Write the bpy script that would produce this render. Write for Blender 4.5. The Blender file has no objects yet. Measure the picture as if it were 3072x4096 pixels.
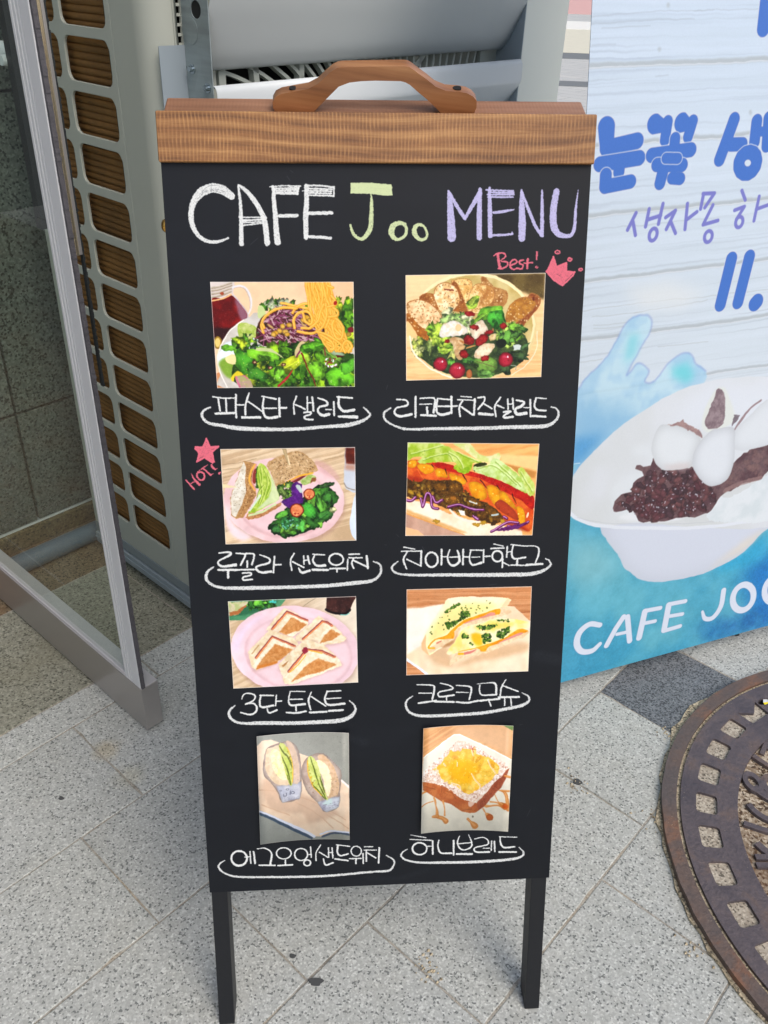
import bpy, bmesh, math, random
import numpy as np
from mathutils import Vector, Matrix
from mathutils.geometry import tessellate_polygon

sc = bpy.context.scene
COL = sc.collection
# ---------------------------------------------------------------- camera
cam = bpy.data.objects.new('camera', bpy.data.cameras.new('camera')); COL.objects.link(cam); sc.camera = cam
cd = cam.data; cd.sensor_fit = 'HORIZONTAL'; cd.sensor_width = 36.; cd.lens = 36*3470.6/3072; cd.clip_start = .02; cd.clip_end = 400
PT, RL = math.radians(32.769), math.radians(2.2266)
f_ = Vector((0, math.cos(PT), -math.sin(PT))); u_ = Vector((0, math.sin(PT), math.cos(PT))); x_ = Vector((1, 0, 0))
cx_, cy_ = x_*math.cos(RL)+u_*math.sin(RL), u_*math.cos(RL)-x_*math.sin(RL)
cam.matrix_world = Matrix(((cx_.x, cy_.x, -f_.x, 0), (cx_.y, cy_.y, -f_.y, 0), (cx_.z, cy_.z, -f_.z, 1.1), (0, 0, 0, 1)))
# ---------------------------------------------------------------- sky, sun, exposure
ELEV, AZ = math.radians(52), math.radians(142)                # sun behind the camera, to the right
world = bpy.data.worlds.new('World'); sc.world = world; world.use_nodes = True; wt = world.node_tree; bg = wt.nodes['Background']
sky = wt.nodes.new('ShaderNodeTexSky'); sky.sky_type = 'NISHITA'; sky.sun_disc = False; sky.sun_elevation = ELEV; sky.sun_rotation = AZ; sky.air_density = 1.0; sky.dust_density = 4.0; sky.ozone_density = .6
wt.links.new(sky.outputs[0], bg.inputs[0]); bg.inputs[1].default_value = .128
sun = bpy.data.objects.new('sun', bpy.data.lights.new('sun', 'SUN')); COL.objects.link(sun); sun.data.energy = 0.9; sun.data.angle = math.radians(40); sun.data.color = (1, .985, .96)
sd = Vector((math.sin(AZ)*math.cos(ELEV), math.cos(AZ)*math.cos(ELEV), math.sin(ELEV))); sun.rotation_euler = sd.to_track_quat('Z', 'Y').to_euler()
sc.view_settings.view_transform = 'Standard'; sc.view_settings.look = 'None'; sc.view_settings.gamma = 1; sc.view_settings.exposure = 0.26; sc.view_settings.use_curve_mapping = False
FARB = [(6.70, 6.95), (10.0, 10.45), (13.0, 13.85)]
GUMS = [(-.0634, .6015, .0085, 'dark oval gum spot on the paving between the easel legs'), (-.0965, .6341, .004, 'small dark gum spot just behind the larger one between the easel legs'), (-.4753, .8669, .004, 'tiny dark gum spot on the pale paver left of the menu board'), (.325, .937, .007, 'brown gum spot on the joint right of the menu board')]
PEBS = [(.4353, .8741), (.4411, .6708), (.5052, 1.0476), (.3207, .9354), (.0758, .6224)]

# ---------------------------------------------------------------- printed pictures, painted in numpy
def homog(src, dst):
    A = []
    for (x, y), (u, v) in zip(src, dst):
        A.append([x, y, 1, 0, 0, 0, -u*x, -u*y, -u]); A.append([0, 0, 0, x, y, 1, -v*x, -v*y, -v])
    return np.linalg.svd(np.array(A, float))[2][-1].reshape(3, 3)

def hmap(M, P):
    P = np.asarray(P, float).reshape(-1, 2); q = np.c_[P, np.ones(len(P))] @ M.T
    return q[:, :2]/q[:, 2:]

def blur2(m, r):
    r = int(max(1, round(r)))
    for _ in range(2):
        for ax in (0, 1):
            p = [(0, 0)]*m.ndim; p[ax] = (r+1, r)
            c = np.cumsum(np.pad(m, p, mode='edge'), axis=ax)
            n = m.shape[ax]
            m = (np.take(c, np.arange(n)+2*r+1, ax)-np.take(c, np.arange(n), ax))/(2*r+1)
    return m

def smooth_path(P, n=6, closed=False):
    P = np.asarray(P, float)
    if len(P) < 3: return P
    if closed: Q = np.vstack([P[-1], P, P[0], P[1]])
    else: Q = np.vstack([2*P[0]-P[1], P, 2*P[-1]-P[-2]])
    out = []; t = np.linspace(0, 1, n, endpoint=False)[:, None]
    for i in range(1, len(Q)-2):
        a, b, c, d = Q[i-1], Q[i], Q[i+1], Q[i+2]
        out.append(.5*(2*b+(c-a)*t+(2*a-5*b+4*c-d)*t*t+(3*b-a-3*c+d)*t**3))
    if not closed: out.append(Q[-2][None])
    return np.vstack(out)

class Cv:
    def __init__(s, w, h, quad, bg, seed=1, src=None):
        s.w, s.h = w, h; s.rs = np.random.RandomState(seed)
        s.M = homog(quad, [(0, 0), (w, 0), (w, h), (0, h)])
        q = np.asarray(quad, float); s.k = w/np.linalg.norm(q[1]-q[0])
        s.c = np.empty((h, w, 3), np.float32); s.c[:] = bg; s.nz = {}
    def noise(s, sc, seed=0, sy=None):
        key = (sc, seed, sy)
        if key not in s.nz:
            r = np.random.RandomState(int(seed*97+sc*13) % 99991); sy2 = sy or sc
            gh, gw = int(s.h/sy2)+4, int(s.w/sc)+4; g = r.rand(gh, gw)
            y = np.arange(s.h)/sy2; x = np.arange(s.w)/sc
            yi, xi = y.astype(int), x.astype(int); fy, fx = (y-yi)[:, None], (x-xi)[None]
            fy, fx = fy*fy*(3-2*fy), fx*fx*(3-2*fx)
            s.nz[key] = (g[yi][:, xi]*(1-fy)*(1-fx)+g[yi][:, xi+1]*(1-fy)*fx+g[yi+1][:, xi]*fy*(1-fx)+g[yi+1][:, xi+1]*fy*fx).astype(np.float32)
        return s.nz[key]
    def fbm(s, sc, seed=0, sy=None):
        r = (sy or sc)/sc
        return s.noise(sc, seed, sy)*.5+s.noise(max(sc/2, 1), seed+1, max(sc*r/2, 1))*.3+s.noise(max(sc/4, 1), seed+2, max(sc*r/4, 1))*.2
    def box(s, P, m=2):
        x0, y0 = np.floor(P.min(0)-m).astype(int); x1, y1 = np.ceil(P.max(0)+m).astype(int)
        x0, y0 = max(x0, 0), max(y0, 0); x1, y1 = min(x1, s.w), min(y1, s.h)
        return (x0, y0, x1, y1) if x1 > x0 and y1 > y0 else None
    def pmask(s, P, mg=2):
        b = s.box(P, mg)
        if b is None: return None
        x0, y0, x1, y1 = b; S = 3; H, W = (y1-y0)*S, (x1-x0)*S
        m = np.zeros((H, W+1), np.int32); Q = (P-[x0, y0])*S
        for (ax, ay), (bx, by) in zip(Q, np.roll(Q, -1, 0)):
            if ay == by: continue
            if ay > by: ax, ay, bx, by = bx, by, ax, ay
            r0, r1 = max(int(np.ceil(ay-.5)), 0), min(int(np.ceil(by-.5)), H)
            if r1 <= r0: continue
            r = np.arange(r0, r1); xs = ax+(r+.5-ay)*(bx-ax)/(by-ay)
            m[r, np.clip(np.ceil(xs-.5), 0, W).astype(int)] += 1
        f = (np.cumsum(m, 1)[:, :W] % 2).astype(np.float32)
        return b, f.reshape(y1-y0, S, x1-x0, S).mean((1, 3))
    def smask(s, P, R, grow=0):
        R = np.broadcast_to(np.asarray(R, float), (len(P),)) if np.ndim(R) == 0 or len(np.atleast_1d(R)) == len(P) else np.interp(np.linspace(0, 1, len(P)), np.linspace(0, 1, len(R)), R)
        b = s.box(P, R.max()+2+grow)
        if b is None: return None
        x0, y0, x1, y1 = b; D = np.full((y1-y0, x1-x0), -9., np.float32)
        for i in range(len(P)-1):
            a, c = P[i], P[i+1]; rr = max(R[i], R[i+1])+2+grow
            xa, xb = int(max(min(a[0], c[0])-rr, x0)), int(min(max(a[0], c[0])+rr+1, x1))
            ya, yb = int(max(min(a[1], c[1])-rr, y0)), int(min(max(a[1], c[1])+rr+1, y1))
            if xb <= xa or yb <= ya: continue
            X, Y = np.meshgrid(np.arange(xa, xb)+.5, np.arange(ya, yb)+.5)
            d = c-a; L = d@d+1e-9; t = np.clip(((X-a[0])*d[0]+(Y-a[1])*d[1])/L, 0, 1)
            v = (R[i]+(R[i+1]-R[i])*t)-np.hypot(X-a[0]-t*d[0], Y-a[1]-t*d[1])
            sl = D[ya-y0:yb-y0, xa-x0:xb-x0]; np.maximum(sl, v, out=sl)
        return b, D
    def put(s, bm, col, a=1., col2=None, ns=12, seed=0, rim=0, con=1.6, rr=None, soft=0):
        if bm is None: return
        (x0, y0, x1, y1), m = bm
        m0 = m
        if soft: m = blur2(np.pad(m, 2*soft), soft)[2*soft:-2*soft, 2*soft:-2*soft]
        C = np.array(col, np.float32)[None, None]
        if col2 is not None:
            n = np.clip((s.fbm(ns, seed)[y0:y1, x0:x1]-.5)*con*1.8+.5, 0, 1)[..., None]
            C = C*(1-n)+np.array(col2, np.float32)*n
        if rim:
            bl = blur2(np.pad(m0, 8), rr or max(2, min(m.shape)*.12))[8:-8, 8:-8]
            C = C*(1-rim*np.clip(1.15-bl, 0, 1)[..., None]*1.3)
        m = (m*a)[..., None]; v = s.c[y0:y1, x0:x1]; v[:] = v*(1-m)+C*m
    def rough(s, P, r):
        if not r: return P
        out = []
        for a, b in zip(P, np.roll(P, -1, 0)):
            n = max(1, int(np.hypot(*(b-a))/(r*2.2)))
            t = np.arange(n)[:, None]/n; out.append(a*(1-t)+b*t)
        P = np.vstack(out); return P+s.rs.normal(0, r*.5, P.shape)
    def poly(s, P, col, smooth=0, r=0, **k):
        P = np.asarray(P, float)
        if smooth: P = smooth_path(P, smooth, True)
        P = hmap(s.M, P); P = s.rough(P, r)
        bm = s.pmask(P, 2+4*k.get('soft', 0)); s.put(bm, col, **k); return P
    def ell(s, x, y, rx, ry, col, ang=0, r=0, n=26, a0=0, a1=6.2832, **k):
        t = np.linspace(a0, a1, n, endpoint=a1-a0 < 6.28); c, si = math.cos(ang), math.sin(ang)
        X, Y = rx*np.cos(t), ry*np.sin(t)
        return s.poly(np.c_[x+X*c-Y*si, y+X*si+Y*c], col, r=r, **k)
    def line(s, P, R, col, smooth=5, **k):
        P = np.asarray(P, float)
        if smooth and len(P) > 2: P = smooth_path(P, smooth)
        P = hmap(s.M, P); R = np.asarray(R, float)*s.k
        bm = s.smask(P, R)
        if bm is None: return
        s.put((bm[0], np.clip(bm[1]+.5, 0, 1)), col, **k)
    def noodle(s, P, R, col=(236, 176, 66), dark=(204, 136, 40), lite=(252, 218, 128)):
        s.line(P, R*1.08, dark); s.line(P, R*.88, col)
        s.line(np.asarray(P, float)-[R*.3, R*.3], R*.3, lite, a=.75)
    def inside(s, P, n):
        P = np.asarray(P, float); lo, hi = P.min(0), P.max(0); out = []
        while len(out) < n:
            q = lo+s.rs.rand(2)*(hi-lo); c = False
            for (x1, y1), (x2, y2) in zip(P, np.roll(P, -1, 0)):
                if (y1 > q[1]) != (y2 > q[1]) and q[0] < (x2-x1)*(q[1]-y1)/(y2-y1)+x1: c = not c
            if c: out.append(q)
        return out
    def leaf(s, x, y, L, W, ang, col, ruf=.18, vein=None, rim=.28, n=22):
        t = np.linspace(0, 2*np.pi, n, endpoint=False)
        k = 1+s.rs.normal(0, ruf, n)
        X, Y = L*np.cos(t)*k, W*np.sin(t)*k*(1-.25*np.cos(t)); c, si = math.cos(ang), math.sin(ang)
        P = np.c_[x+X*c-Y*si, y+X*si+Y*c]; d = np.array(col)
        s.poly(P, d*.60, col2=np.clip(d*1.3+[22, 24, 4], 0, 255), ns=max(5, L*s.k*.8), seed=s.rs.randint(99), rim=rim, con=2)
        s.poly(np.c_[x+X*.55*c-(Y*.45-W*.28)*si, y+X*.55*si+(Y*.45-W*.28)*c], np.clip(d*1.5+[30, 30, 6], 0, 255), a=.34, soft=1)
        v = vein if vein is not None else np.clip(d*1.25+26, 0, 255)
        s.line([(x-L*.8*c, y-L*.8*si), (x+L*.8*c, y+L*.8*si)], max(L*.03, 1.2), v, a=.6)
        for f in (-.4, 0, .4):
            for sg in (-1, 1):
                s.line([(x+L*f*c, y+L*f*si), (x+L*(f+.28)*c-sg*W*.6*si, y+L*(f+.28)*si+sg*W*.6*c)], max(L*.02, .8), v, a=.3)
    def leaves(s, reg, n, pal, L, ruf=.2, **k):
        for q in s.inside(reg, n):
            l = L*(.6+.8*s.rs.rand()); c = pal[s.rs.randint(len(pal))]
            s.leaf(q[0], q[1], l, l*(.4+.35*s.rs.rand()), s.rs.rand()*6.28, c, ruf, **k)
    def dots(s, reg, n, cols, r0, r1, a=1., el=1.6):
        for q in s.inside(reg, n):
            r = r0+(r1-r0)*s.rs.rand(); s.ell(q[0], q[1], r*el, r, cols[s.rs.randint(len(cols))], s.rs.rand()*3.14, n=7, a=a)
    def wood(s, c1, c2, sx=90, sy=7, ang=0, a=1., reg=None):
        n = s.fbm(sx, 5, sy)
        if ang:
            yy, xx = np.mgrid[0:s.h, 0:s.w]; X = (xx*math.cos(ang)+yy*math.sin(ang)); Y = (-xx*math.sin(ang)+yy*math.cos(ang))
            n = n[np.clip((Y+s.h*.3)*.7, 0, s.h-1).astype(int), np.clip(X*.6+s.w*.1, 0, s.w-1).astype(int)]
        n = np.clip((n-.5)*3+.5, 0, 1)[..., None]
        s.c[:] = s.c*(1-a)+a*(np.array(c1)*(1-n)+np.array(c2)*n)
    def grad(s, x0, y0, x1, y1, col, a0, a1):
        p, q = hmap(s.M, [(x0, y0), (x1, y1)]); d = q-p; yy, xx = np.mgrid[0:s.h, 0:s.w]
        t = np.clip(((xx-p[0])*d[0]+(yy-p[1])*d[1])/(d@d), 0, 1); t = (a0+(a1-a0)*t)[..., None]
        s.c[:] = s.c*(1-t)+np.array(col)*t
    def warp(s, amp, sc, seed=50, rows=None):                # small organic displacement of everything painted so far
        dx = (s.fbm(sc, seed)-.5)*amp*4; dy = (s.fbm(sc, seed+9)-.5)*amp*4; yy, xx = np.mgrid[0:s.h, 0:s.w].astype(np.float32)
        X, Y = np.clip(xx+dx, 0, s.w-1.01), np.clip(yy+dy, 0, s.h-1.01); xi, yi = X.astype(int), Y.astype(int); fx, fy = (X-xi)[..., None], (Y-yi)[..., None]
        c = s.c; w = (c[yi, xi]*(1-fx)+c[yi, xi+1]*fx)*(1-fy)+(c[yi+1, xi]*(1-fx)+c[yi+1, xi+1]*fx)*fy
        if rows is None: s.c = w
        else: s.c[rows:] = w[rows:]
    def done(s, b=1, grain=3, border=2, bcol=(232, 226, 220)):
        s.warp(.45, 6); s.warp(1.3, 30, 70)
        L = s.c.mean(2, keepdims=True)
        s.c = s.c*(1+(s.fbm(3, 61)-.5)[..., None]*.16*np.clip((190-L)/90, .05, 1))*(1+(s.fbm(40, 65)-.5)[..., None]*.10)
        hi = np.clip((s.noise(3, 71)-.86)*6, 0, 1)[..., None]*np.clip((170-L)/120, 0, 1); s.c = s.c*(1-hi*.45)+255*hi*.45
        lo = np.clip((s.noise(4, 81)-.84)*6, 0, 1)[..., None]*np.clip((190-L)/120, 0, 1); s.c = s.c*(1-lo*.4)
        L = s.c.mean(2, keepdims=True); s.c = L+(s.c-L)*1.0; s.c = 138+(s.c-138)*1.10
        if b: s.c = .45*s.c+.55*blur2(s.c, b)
        s.c += s.rs.normal(0, grain, s.c.shape[:2])[..., None]
        if border:
            for sl in (np.s_[:border], np.s_[-border:], np.s_[:, :border], np.s_[:, -border:]): s.c[sl] = s.c[sl]*.3+np.array(bcol)*.7
        return np.clip(s.c, 0, 255)/255.

G1 = [(78, 132, 28), (124, 168, 34), (54, 106, 26), (158, 190, 46), (72, 124, 34), (34, 74, 22)]
G2 = [(120, 170, 50), (165, 200, 70), (85, 140, 40), (60, 110, 35)]

def pic_pasta():
    s = Cv(520, 392, [(30, 48), (1615, 48), (1630, 1208), (108, 1222)], (240, 205, 168), 3)
    s.grad(1000, 40, 1600, 60, (236, 190, 150), 0, 1)
    s.poly([(90, 1060), (400, 1000), (400, 1240), (90, 1240)], (205, 140, 95))
    # jug of red drink
    s.poly([(30, 40), (285, 40), (290, 170), (330, 230), (460, 440), (300, 560), (60, 700), (30, 400)], (216, 205, 200), smooth=4)
    s.poly([(40, 250), (150, 235), (250, 190), (330, 260), (390, 330), (440, 440), (300, 540), (150, 700), (60, 720)], (150, 22, 18), smooth=3, col2=(96, 12, 14), ns=60)
    s.poly([(60, 560), (250, 560), (350, 480), (150, 740), (60, 760)], (48, 22, 26), smooth=3, soft=4, a=.9)
    s.poly([(300, 230), (400, 330), (445, 440), (380, 480), (330, 360)], (150, 130, 155), smooth=3, soft=4, a=.7)
    for y in (75, 105, 140, 175): s.line([(40, y+40), (140, y+20), (270, y-25)], 7, (196, 186, 168)); s.line([(40, y+50), (140, y+30), (270, y-15)], 4, (140, 118, 92), a=.8)
    s.line([(45, 255), (150, 238), (262, 190)], 9, (238, 190, 130)); s.ell(160, 175, 22, 18, (170, 80, 50))
    s.line([(285, 110), (370, 95), (440, 140), (480, 240), (478, 340), (455, 400)], [13, 14, 15, 13, 10, 8], (226, 224, 226)); s.line([(300, 120), (370, 108), (430, 150), (465, 240), (468, 340)], 5, (200, 180, 165))
    s.ell(115, 720, 45, 70, (200, 160, 60), rim=.5); s.ell(115, 720, 28, 48, (228, 200, 120))
    # plate
    s.poly([(100, 900), (140, 760), (220, 620), (340, 500), (480, 430), (620, 390), (1640, 500), (1640, 1230), (230, 1230), (140, 1080)], (214, 210, 205), smooth=3, col2=(196, 190, 180), ns=50)
    s.poly([(112, 900), (200, 720), (330, 740), (300, 900), (160, 960)], (228, 240, 250), smooth=3, soft=3)
    s.line([(225, 1225), (150, 1080), (112, 900), (150, 750), (250, 590), (400, 470)], 7, (240, 236, 228))
    s.poly([(130, 930), (260, 880), (320, 1010), (260, 1120), (170, 1060)], (130, 165, 60), smooth=3, soft=4)
    # back greens
    s.leaves([(620, 260), (900, 250), (1100, 260), (1100, 420), (600, 420)], 26, G1+[(150, 160, 140)], 55)
    s.leaves([(1400, 240), (1620, 230), (1630, 1100), (1350, 800)], 40, G1, 85)
    s.poly([(560, 320), (620, 330), (640, 420), (560, 450)], (200, 215, 150), smooth=3)
    s.poly([(340, 520), (460, 510), (560, 580), (520, 700), (420, 740), (350, 680)], (206, 214, 140), smooth=4, col2=(165, 190, 80), ns=14)
    # dark bed + red cabbage
    s.poly([(560, 500), (700, 380), (1000, 330), (1260, 500), (1260, 720), (800, 780), (560, 720)], (52, 30, 24), smooth=3, col2=(90, 52, 30), ns=14)
    for i in range(210):
        q = s.inside([(620, 480), (760, 360), (1000, 330), (1260, 620), (1230, 720), (700, 770), (570, 700)], 1)[0]; a = s.rs.normal(.2, .7); L = 25+50*s.rs.rand()
        c = [(120, 50, 80), (150, 85, 120), (178, 130, 150), (90, 28, 50), (200, 165, 170)][s.rs.randint(5)]
        s.line([(q[0]-L*math.cos(a), q[1]-L*math.sin(a)), (q[0], q[1]-8*s.rs.rand()), (q[0]+L*math.cos(a), q[1]+L*math.sin(a))], 5+3*s.rs.rand(), c)
    for (x, y) in [(755, 615), (830, 540), (905, 525), (800, 590), (860, 600), (730, 630), (880, 630), (1060, 470), (1100, 440), (1130, 480)]: s.ell(x, y, 34, 27, (240, 180, 50), s.rs.rand(), r=2, rim=.5, col2=(250, 205, 100))
    for (x, y) in [(700, 540), (1070, 530)]: s.ell(x, y, 45, 14, (225, 185, 120), .7, rim=.3)
    # front greens
    s.poly([(300, 900), (350, 760), (560, 780), (900, 780), (1340, 720), (1630, 900), (1630, 1215), (380, 1215)], (30, 52, 22), smooth=3, col2=(52, 84, 26), ns=20)
    s.leaves([(300, 800), (600, 740), (1300, 760), (1620, 880), (1620, 1200), (400, 1200)], 60, G1, 95)
    s.leaves([(290, 700), (480, 660), (560, 780), (320, 800)], 12, G1, 60)
    for (x, y, L, W, an, c) in [(430, 960, 170, 95, 1.0, (52, 118, 34)), (620, 850, 180, 80, .25, (100, 165, 40)), (930, 960, 190, 75, -.5, (165, 195, 40)), (1190, 760, 180, 55, -.25, (84, 160, 36)), (1380, 870, 120, 60, .6, (105, 150, 60)), (1480, 1100, 160, 110, .2, (78, 150, 34)), (1200, 1040, 110, 90, .9, (92, 150, 40)), (560, 1080, 120, 70, .3, (44, 98, 34)), (1080, 900, 90, 70, 1.3, (130, 178, 50)), (230, 780, 90, 34, .15, (80, 140, 40)), (1560, 980, 110, 70, -.6, (66, 135, 40)), (790, 1060, 80, 60, 2, (98, 160, 50))]: s.leaf(x, y, L, W, an, c, .1)
    s.poly([(500, 780), (700, 790), (850, 900), (720, 830), (560, 810)], (200, 210, 150), smooth=3)
    s.poly([(1040, 700), (1090, 740), (1050, 830), (980, 880), (970, 800)], (206, 190, 140), smooth=3, r=1); s.line([(1030, 800), (990, 880)], 9, (120, 50, 80))
    s.line([(1040, 840), (1080, 930), (1110, 1010), (1170, 1110), (1200, 1200)], [9, 8, 7, 6], (120, 34, 24))
    s.line([(940, 1030), (880, 1110), (790, 1200)], [6, 11, 13], (176, 32, 48)); s.line([(1290, 780), (1300, 860)], 8, (130, 60, 50))
    s.poly([(1330, 800), (1430, 810), (1520, 860), (1430, 870), (1350, 830)], (170, 195, 160), smooth=3, rim=.3); s.poly([(1420, 860), (1520, 870), (1440, 890)], (90, 20, 24))
    s.poly([(300, 1070), (400, 1080), (480, 1150), (500, 1230), (360, 1230)], (190, 150, 150), smooth=3, col2=(170, 170, 110), ns=20); s.line([(305, 1075), (330, 1140), (360, 1215)], 9, (206, 110, 140)); s.line([(305, 1070), (400, 1085), (440, 1120)], 7, (206, 110, 140))
    s.poly([(250, 1120), (330, 1030), (400, 1080), (300, 1090), (290, 1150)], (225, 205, 50), smooth=2, r=1); s.poly([(205, 880), (300, 850), (310, 960), (220, 940)], (236, 222, 160), smooth=3)
    for (x, y) in [(690, 1000), (520, 940), (840, 960)]: s.ell(x, y, 28, 22, (120, 70, 50), r=2, rim=.5); s.ell(x+4, y, 12, 10, (220, 185, 140))
    s.dots([(1300, 900), (1440, 900), (1440, 990), (1300, 990)], 30, [(235, 240, 245), (130, 60, 40)], 5, 11); s.dots([(300, 800), (1600, 900), (1600, 1200), (400, 1200)], 90, [(225, 230, 120), (245, 245, 220)], 2, 5, .8)
    s.dots([(430, 600), (580, 600), (580, 780), (430, 780)], 26, [(220, 235, 235), (90, 110, 90), (50, 70, 50)], 4, 12)
    # spaghetti
    N = s.noodle
    for P in [[(820, 285), (900, 300), (1000, 320), (1110, 345)], [(940, 390), (990, 320), (1080, 290), (1180, 300)], [(620, 610), (595, 520), (640, 430), (760, 350), (900, 335), (980, 340)], [(630, 560), (610, 510)]]: N(P, 15)
    rs = s.rs
    for i in range(64):
        f = rs.rand(); x = 1075+265*f; q = lambda a, b, k: a+(b-a)*np.clip(f+rs.normal(0, k), 0, 1); N([(x, 30), (q(1105, 1380, .1), 200), (q(1140, 1410, .14), 400), (q(1200, 1480, .16), 560), (q(1270, 1540, .2), 700), (q(1350, 1590, .25), 820)][:4+rs.randint(3)], 12)
    for P in [[(1310, 290), (1320, 420), (1260, 560), (1150, 620), (1000, 600)], [(960, 560), (950, 470), (1010, 390), (1110, 380), (1160, 470), (1140, 520), (1080, 480), (1050, 390)], [(1040, 560), (1130, 560), (1220, 480), (1250, 380), (1290, 300)], [(1340, 430), (1440, 470), (1500, 560), (1480, 680), (1420, 660), (1380, 540), (1400, 480)], [(1200, 600), (1330, 640), (1450, 720), (1540, 820)], [(1380, 330), (1440, 380), (1430, 430), (1340, 440)], [(1370, 200), (1420, 300), (1330, 330)], [(1560, 830), (1600, 760), (1540, 700), (1500, 760), (1520, 830)], [(1250, 640), (1360, 700), (1400, 790), (1360, 800)], [(1330, 90), (1385, 110)]]: N(P, 15)
    s.ell(1412, 288, 20, 24, (170, 24, 18), r=1); s.ell(1560, 630, 30, 26, (190, 160, 60), rim=.4); s.ell(1580, 580, 36, 30, (120, 20, 36), r=2)
    s.leaves([(1130, 700), (1340, 690), (1340, 760), (1100, 800)], 2, [(84, 160, 36)], 90, .06)
    return s.done(1)

def slice_bread(s, P, c=(232, 200, 140), c2=(206, 160, 96), edge=(176, 118, 66), n=60, hole=(150, 96, 50)):
    s.poly(P, edge, smooth=3, r=1); Q = np.asarray(P, float); m = Q.mean(0); Q = m+(Q-m)*.95
    s.poly(Q, c, smooth=3, r=1, col2=c2, ns=16, seed=s.rs.randint(50)); s.dots(Q, n, [hole, (180, 130, 76), (246, 226, 180)], 2.5, 8, .8)

def pic_ricotta():
    s = Cv(520, 396, [(35, 60), (1635, 33), (1585, 1222), (42, 1265)], (240, 208, 155), 5)
    s.wood((246, 206, 150), (236, 184, 126), 120, 8)
    s.grad(200, 1100, 100, 200, (244, 218, 170), 0, .8)
    s.poly([(820, 30), (1640, 30), (1620, 340), (1300, 230), (860, 85)], (84, 66, 34), soft=5, col2=(110, 92, 50), ns=60)
    s.ell(805, 645, 732, 620, (226, 205, 150), r=0); s.ell(800, 625, 715, 600, (246, 228, 180)); s.ell(800, 640, 690, 580, (214, 196, 138), col2=(196, 172, 104), ns=60)
    s.poly([(120, 900), (300, 700), (900, 560), (1350, 700), (1430, 950), (1250, 1130), (900, 1230), (500, 1180), (250, 1040)], (44, 60, 38), smooth=4, col2=(74, 92, 52), ns=16)
    B = lambda P, **k: slice_bread(s, P, **k)
    B([(190, 330), (240, 270), (360, 280), (420, 380), (380, 480), (260, 420)], c=(176, 112, 52), c2=(140, 80, 36))
    B([(560, 140), (600, 110), (700, 95), (790, 130), (800, 260), (740, 380), (640, 360)], c=(244, 216, 150), c2=(220, 170, 96)); B([(560, 180), (600, 120), (660, 220), (700, 330), (740, 480), (650, 480), (560, 440)], c=(170, 104, 46), c2=(140, 80, 34))
    B([(900, 110), (960, 90), (1040, 190), (1190, 240), (1200, 340), (1130, 430), (1000, 420)], c=(196, 148, 90), c2=(150, 96, 48))
    B([(375, 200), (480, 140), (600, 180), (650, 280), (650, 380), (560, 480), (450, 500), (360, 330)], c=(255, 240, 200), c2=(232, 190, 128), n=90); s.poly([(470, 210), (590, 225), (590, 240), (480, 225)], (130, 50, 30), r=1)
    B([(800, 200), (860, 160), (1000, 170), (1055, 280), (1000, 400), (860, 500), (740, 470), (760, 300)], c=(244, 210, 146), c2=(196, 140, 76), n=80); s.poly([(960, 200), (1000, 230), (900, 400), (860, 420)], (166, 108, 54), soft=2, a=.7)
    B([(40, 400), (130, 340), (260, 350), (400, 450), (460, 560), (380, 650), (300, 700), (200, 650), (90, 540)], c=(250, 222, 176), c2=(222, 178, 128), n=150)
    B([(40, 500), (100, 520), (200, 650), (330, 700), (350, 820), (250, 800), (130, 740), (40, 620)], c=(190, 120, 48), c2=(150, 84, 30)); s.poly([(40, 590), (90, 620), (180, 770), (100, 770), (40, 740)], (236, 200, 140), smooth=2)
    B([(1450, 270), (1560, 300), (1580, 370), (1540, 450), (1400, 620), (1360, 690), (1260, 660), (1380, 500)], c=(176, 108, 58), c2=(140, 76, 40)); B([(1200, 440), (1300, 340), (1400, 310), (1500, 340), (1530, 400), (1440, 500), (1300, 600), (1180, 620)], c=(196, 140, 62), c2=(166, 108, 44), n=90); s.ell(1500, 330, 14, 26, (110, 50, 24))
    s.leaves([(320, 640), (420, 660), (560, 800), (600, 980), (420, 960), (350, 850)], 22, [(150, 200, 70), (120, 180, 60), (180, 215, 110)], 70, .22)
    s.leaves([(470, 470), (640, 480), (780, 560), (760, 680), (680, 620), (460, 580)], 16, [(140, 170, 110), (180, 200, 150), (90, 130, 70)], 60, .25)
    s.leaves([(130, 780), (250, 800), (230, 980), (150, 980)], 12, [(170, 200, 90), (200, 220, 130)], 45, .25); s.leaf(310, 900, 90, 26, 1.5, (120, 140, 80))
    s.leaf(1010, 480, 150, 70, -.3, (96, 160, 50), .07); s.leaf(1080, 570, 120, 100, 1.2, (54, 140, 50), .08); s.leaf(880, 560, 130, 36, -.7, (120, 180, 60), .06); s.leaf(810, 370, 95, 55, -.8, (150, 196, 70), .05)
    s.leaves([(1100, 700), (1300, 620), (1390, 700), (1250, 880), (1060, 880)], 20, [(110, 165, 60), (80, 130, 60), (60, 100, 50), (150, 185, 90)], 70, .25); s.ell(1130, 840, 60, 50, (22, 34, 24))
    s.poly([(1260, 850), (1350, 860), (1360, 910), (1270, 920)], (206, 214, 210), r=3); s.leaf(1400, 880, 80, 20, -.7, (60, 90, 60)); s.leaf(1330, 990, 120, 60, .1, (44, 66, 46), .12); s.line([(1240, 1090), (1290, 1100), (1290, 1140)], 5, (150, 160, 150))
    s.leaf(560, 1080, 70, 40, 1.6, (80, 140, 60), .06); s.leaf(760, 1030, 120, 45, .1, (66, 120, 56), .08); s.leaf(960, 1080, 140, 110, .3, (80, 116, 56), .05, vein=(100, 60, 60)); s.leaf(960, 1190, 110, 50, 0, (100, 150, 76), .08); s.leaf(440, 1100, 140, 60, .5, (36, 56, 40), .1); s.leaf(1180, 1130, 90, 50, 1, (44, 66, 46), .1)
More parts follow.
